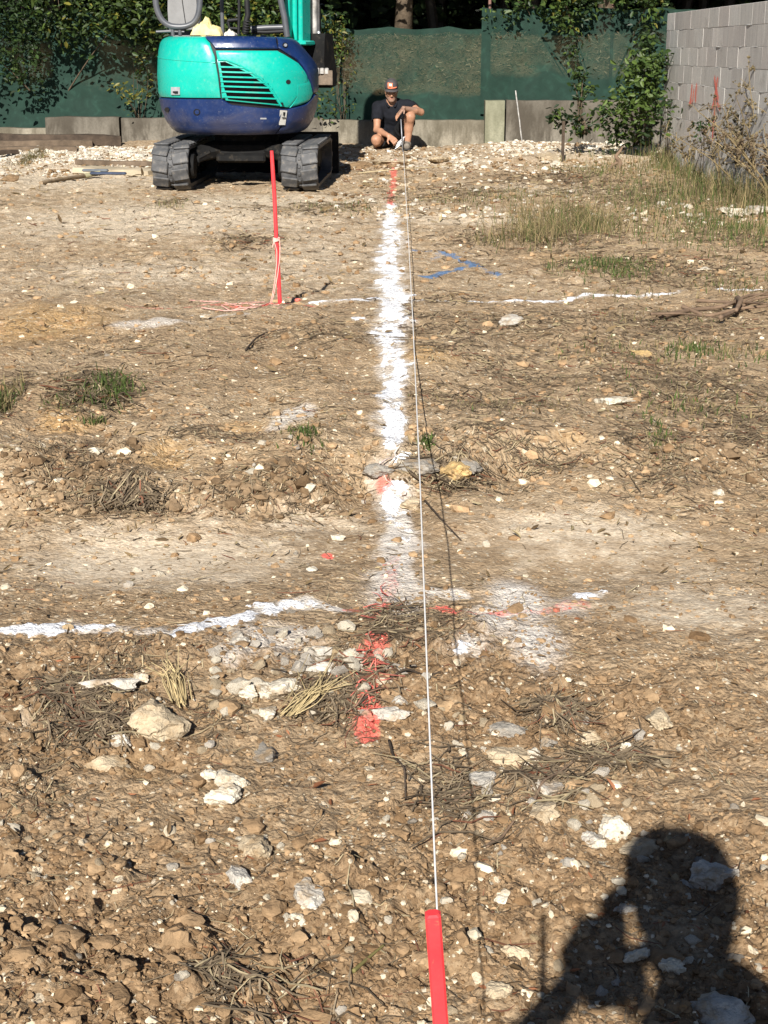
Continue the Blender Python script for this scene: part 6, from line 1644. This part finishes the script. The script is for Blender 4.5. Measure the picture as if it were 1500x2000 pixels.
for loop in ([(530,595),(500,607),(470,607),(450,612),(430,600),(470,596),(520,598),(545,604)], [(526,600),(540,606),(565,603),(560,598),(530,592),(490,596),(470,600)], [(500,604),(480,608),(440,612),(400,608),(380,600),(420,596)], [(470,603),(430,595),(400,592),(370,585)]):
    m.tube(curve([gq(x, y) for x, y in loop], 70), .0026, 5)
m.build('tangled_string', pink, smooth=True).pop('kind', None)
o = bpy.data.objects['tangled_string']; tag(o, 'pale pink string hanging down the red stake and looped on the ground', 'string')
# the near stake with the mason line
Yn = .75
nb_ = at(861, 2004, Yn); nt_ = at(845, 1782, Yn)
d = nt_ - nb_; foot = nt_ - d / d[2] * (nt_[2] + .10); L = np.linalg.norm(nt_ - foot)
m = MB(); ang = math.atan2(d[0], d[2]); m.bbox((nt_ + foot) / 2, (.0090, .0085, L), .0012, rotz(0) @ roty(ang)); near_o = m.build('marker_stake', red_paint, loc=tuple(foot)); tag(near_o, 'bright red stake in the near foreground with the taut white string tied to it', 'stake')
# the line drops from the near stake, rides low over the bank and runs on just above the dirt to the man
n = 120; Yq = np.geomspace(Yn + .006, 19.85, n)
kY, kZ = [], []
for S_ in ((826,760),(845,910),(858,980),(870,1060),(880,1150),(893,1240),(905,1330),(915,1430),(925,1540),(933,1650),(939,1800),(943,1960)):   # where its shadow lies on the dirt
    g_ = G(*S_); best = None
    for s_ in np.linspace(.02, 2.2, 300):
        p_ = g_ + SUNV * s_
        if p_[1] < .4: break
        a_, b_ = proj(p_); e_ = abs(a_ - np.interp(b_, [300, 490, 620, 930, 1330, 1700, 1780, 2000, 2700], [788, 799, 806, 820, 835, 850, 854, 861, 876]))
        if best is None or e_ < best[0]: best = (e_, p_)
    kY.append(best[1][1]); kZ.append(best[1][2])
o_ = np.argsort(kY); kY = np.array(kY)[o_]; kZ = np.array(kZ)[o_]
print('string', np.round(kY, 2), np.round(kZ, 2))
cf_ = np.polyfit(np.log(kY), kZ, 2)
Zq = np.where(Yq < kY[-1], np.polyval(cf_, np.log(Yq)), np.interp(Yq, [kY[-1], 6.5, 12, 19.85], [np.polyval(cf_, np.log(kY[-1])), .12, .10, .13]))
Zq[1:] = np.maximum(Zq[1:], gtop(np.interp(Yq[1:], [.7, 20], [.03, .27]), Yq[1:]) + .03)
for _ in range(3): Zq[1:-1] = np.maximum(Zq[1:-1], (Zq[:-2] + Zq[2:]) / 2)
zt_ = float(Zq[0])
for _ in range(6): Zq[1:-1] = (Zq[:-2] + 2 * Zq[1:-1] + Zq[2:]) / 4
Q = []
for a, b in zip(Yq, Zq):
    zc = a * CP - (b - CAM_H) * SP; py_ = 1000 - F * (a * SP + (b - CAM_H) * CP) / zc
    Q.append([(np.interp(py_, [300, 490, 620, 930, 1330, 1700, 1780, 2000, 2700], [788, 799, 806, 820, 835, 850, 854, 861, 876]) - 750) / F * zc, a, b])
Q = np.array(Q)
m = MB(); m.tube(Q, np.interp(np.linspace(0, 1, n), [0, .25, .5, 1], [.0010, .0013, .0019, .0028]), 6)
th = np.linspace(0, 6 * math.pi, 36); tie = nt_ + (foot - nt_) * ((nt_[2] - zt_) / (nt_[2] - foot[2])); m.tube(np.stack([tie[0] + .0062 * np.cos(th), tie[1] + .006 * np.sin(th), tie[2] + .003 - .0004 * th], -1), .0008, 5)
o = m.build('mason_line', string_mat, smooth=True); tag(o, 'long taut white string from the near red stake to the man', 'string')
# other stakes
o, *_ = stake((1099, 298), (1101, 236), 18.6, .018, wood_d, 'wooden_stake', 'short brown stake standing in front of the concrete wall', 'stake', flat=(.036, .03))
o, *_ = stake((1019, 273), (1007, 177), 21.05, .010, worn, 'metal_rod', 'thin pale metal rod leaning on the wall right of the post', 'rod')
# timbers by the wall
def beam(p0, p1, w, h, mat, name, label, cat, group=None, wob=.0, roll=0):
    p0, p1 = np.array(p0, float), np.array(p1, float); ax = p1 - p0; L = np.linalg.norm(ax); ax /= L
    sd = np.cross(ax, [0, 0, 1]); sd /= np.linalg.norm(sd); up = np.cross(sd, ax); n = 12
    pr = np.array([(-.5, -.5), (-.42, -.5), (.42, -.5), (.5, -.42), (.5, .42), (.42, .5), (-.42, .5), (-.5, .42)])
    c, s_ = math.cos(roll), math.sin(roll); pr = np.stack([pr[:, 0] * w * c - pr[:, 1] * h * s_, pr[:, 0] * w * s_ + pr[:, 1] * h * c], -1)
    V = []
    for k in range(n):
        q = p0 + ax * L * k / (n - 1) + up * wob * math.sin(k * .9)
        for j, (a, b) in enumerate(pr): V.append(q + sd * a * (1 + .06 * RNG.normal()) + up * b * (1 + .06 * RNG.normal()))
    f = [(i * 8 + j, i * 8 + (j + 1) % 8, i * 8 + 8 + (j + 1) % 8, i * 8 + 8 + j) for i in range(n - 1) for j in range(8)] + [tuple(range(7, -1, -1)), tuple((n - 1) * 8 + j for j in range(8))]
    o = MB().add(V, f).build(name, mat, smooth=True, autos=40, loc=tuple((p0 + p1) / 2)); return tag(o, label, cat, group)
TG = 'old timbers stacked by the wall'
for (a, b, Y0, Y1, w, h, mt, lab) in (((-120, 268), (236, 290), 20.2, 20.75, .18, .14, wood_d, 'topmost old timber slanting along the low wall at left'),
        ((-120, 283), (180, 289), 20.0, 20.5, .16, .11, wood, 'grey-brown timber under the topmost one at left'),
        ((-120, 292), (150, 293), 19.75, 20.2, .14, .07, wood, 'lower timber lying in front of the stack at left'),
        ((-120, 280), (120, 286), 20.35, 20.6, .12, .08, wood_d, 'dark timber at the back of the stack at left'),
        ((-60, 303), (34, 296), 19.2, 19.6, .09, .05, wood_d, 'short dark plank end under the timber stack')):
    p0, p1 = at(*a, Y0), at(*b, Y1)
    for p in (p0, p1): p[2] = max(p[2], gz(p[0], p[1]) + h * .4)
    beam(p0, p1, w, h, mt, 'timber', lab, 'timber', TG, .006)
p0, p1 = G(158, 336), G(305, 343); beam(p0 + [0, 0, .03], p1 + [0, 0, .03], .34, .07, wood_p, 'slab', 'pale flat slab lying left of the excavator track', 'slab', None, .003)
p0, p1 = G(150, 322), G(300, 326); beam(p0 + [0, 0, .03], p1 + [0, 0, .03], .10, .06, wood, 'plank', 'brown plank half buried in the gravel behind the pale slab', 'plank', None, .003)
# pickaxe-like tool with a wooden handle
t = thing('hand_tool', 'long wooden-handled tool with a bluish blade lying on the dirt', 'tool', tuple(G(160, 355)))
a, b = gq(80, 361), gq(165, 352); a[2] += .02; b[2] += .03; m = MB(); m.tube([a, a * .6 + b * .4 + [0, 0, .006], b], [.024, .021, .025], 9); m.build('handle', m_plain('ash_wood', (.26, .19, .12), .85, .3, 9, .3, 60), t, smooth=True, autos=50)
c = gq(196, 349); e = gq(228, 351); bl_m = m_plain('blue_grey_steel', (.045, .06, .10), .5, .3, 12, 0, 60, .3, .4)
m = MB(); m.tube([b, c + [0, 0, .035]], [.028, .022], 9); m.build('socket', m_plain('olive_grip', (.30, .28, .17), .8), t, smooth=True, autos=50)
m = MB(); m.bbox((c + e) / 2 + [0, 0, .04], (np.linalg.norm(e - c) + .05, .05, .03), .01, rotz(-.08)); m.build('blade', bl_m, t)
cb = gq(178, 343); m = MB(); m.bbox((cb + c) / 2 + [0, 0, .05], (.30, .06, .03), .01, rotz(-.15)); m.build('blade', m_plain('grey_blade', (.12, .135, .15), .5), t)
# tussock on the gravel
tuft('rounded dry brown tussock on the white gravel at left', GT, ((60,312,22,14,420,.14,.08,.8,.008,.7),))
# bundle of roots at right
root_m = m_plain('dry_root', (.17, .115, .075), .9, .35, 14, .4, 60)
t = thing('root_bundle', 'bundle of long dry roots lying on the dirt at the right edge', 'roots', tuple(G(1430, 610)))
for pts, r_ in (([(1290,628),(1350,618),(1410,617),(1460,600),(1510,588)], .014), ([(1330,618),(1380,622),(1440,618),(1500,612)], .012), ([(1360,606),(1410,608),(1450,612),(1495,622)], .010), ([(1405,640),(1430,622),(1470,604),(1510,598)], .011), ([(1270,634),(1330,627),(1400,624)], .008), ([(1440,600),(1445,618),(1436,630)], .020), ([(1340,612),(1390,610),(1440,606),(1500,596)], .009)):
    P = np.array([gq(x, y) for x, y in pts]); P[:, 2] += r_ + RNG.uniform(0, .05, len(P)); m = MB(); m.tube(curve(P, 24, 2), np.linspace(r_, r_ * .5, 24), 7); m.build('root', root_m, t, smooth=True)
# dead stump by the tall weeds
g = G(1205, 330); t = thing('stump', 'twisted dark dead stem standing among the dry grass at right', 'stump', tuple(g))
m = MB(); Yk = g[1]; m.tube(curve([at(1206, 333, Yk), at(1212, 318, Yk), at(1202, 306, Yk), at(1212, 294, Yk), at(1216, 286, Yk)], 20, 1), np.linspace(.034, .010, 20), 8); m.tube(curve([at(1210, 316, Yk), at(1196, 322, Yk), at(1190, 334, Yk)], 12, 1), .018, 7); m.build('stem', root_m, t, smooth=True)
# sticks
def stick(label, pts, r_, mt=root_m):
    P = np.array([gq(x, y) for x, y in pts]); P[:, 2] += r_ * .7; P[1:-1, 2] += RNG.uniform(0, .008, len(P) - 2)
    m = MB(); m.tube(curve(P, 24, 2), np.linspace(r_, r_ * .5, 24), 7); c = P.mean(0); o = m.build('stick', mt, smooth=True, loc=tuple(c)); tag(o, label, 'stick')
stick('dark twig stretching right from the red sprayed stones', [(700,1385),(740,1360),(790,1338),(830,1328),(860,1335)], .0035, wood_d)
stick('long thin twig below the red sprayed line', [(760,1450),(768,1490),(790,1530),(792,1570)], .003, wood_d)
stick('pale broken stick left of the round cream stone', [(880,1580),(920,1560),(960,1545)], .003)
stick('forked brown stick above the round cream stone', [(1040,1580),(1060,1545),(1090,1520),(1120,1500)], .0035)
stick('stick lying on the dirt below the clod by the string shadow', [(950,1670),(980,1645),(1003,1630)], .004)
stick('bent twig left of the stakes on the open dirt', [(480,690),(500,668),(520,655),(560,650)], .005, wood_d)
stick('greenish stem in the foreground left of the near red stake', [(690,1925),(720,1890),(750,1865)], .0035, m_plain('green_stem', (.16, .14, .05), .7))
stick('thin twig crossing the wheel track right of the lime line', [(830,985),(860,1020),(900,1060)], .003, wood_d)
stick('long pale straw on the gravel behind the lime line', [(700,340),(780,335),(850,330),(930,318)], .007, m_plain('pale_stem', (.40, .33, .2), .85))
# sheaves of dry straw
def sheaf(label, pts, n, r_, spread):
    m = MB(); P0 = np.array([gq(x, y) for x, y in pts])
    for k in range(n):
        P = P0 + RNG.normal(size=3) * spread * np.array([1, 1, .3]) + RNG.normal(size=P0.shape) * spread * np.linspace(.2, 1.3, len(P0))[:, None]; P[-1] += RNG.normal(size=3) * spread * 1.6; P[:, 2] = np.maximum(P[:, 2], P0[:, 2]) + .004 + .010 * RNG.random()
        m.tube(curve(P, 9, 1), np.linspace(r_, r_ * .5, 9), 4, np.array((.46, .36, .19)) * RNG.uniform(.6, 1.15))
    c = P0.mean(0); o = m.build('straw_sheaf', straw_mat, loc=tuple(c)); tag(o, label, 'straw')
sheaf('sheaf of golden straw lying left of the red sprayed twigs', [(570,1405),(600,1385),(640,1360)], 46, .0014, .012)
sheaf('torn tan root fibres right of the largest tan stone', [(352,1385),(342,1350),(325,1325)], 30, .0016, .010)
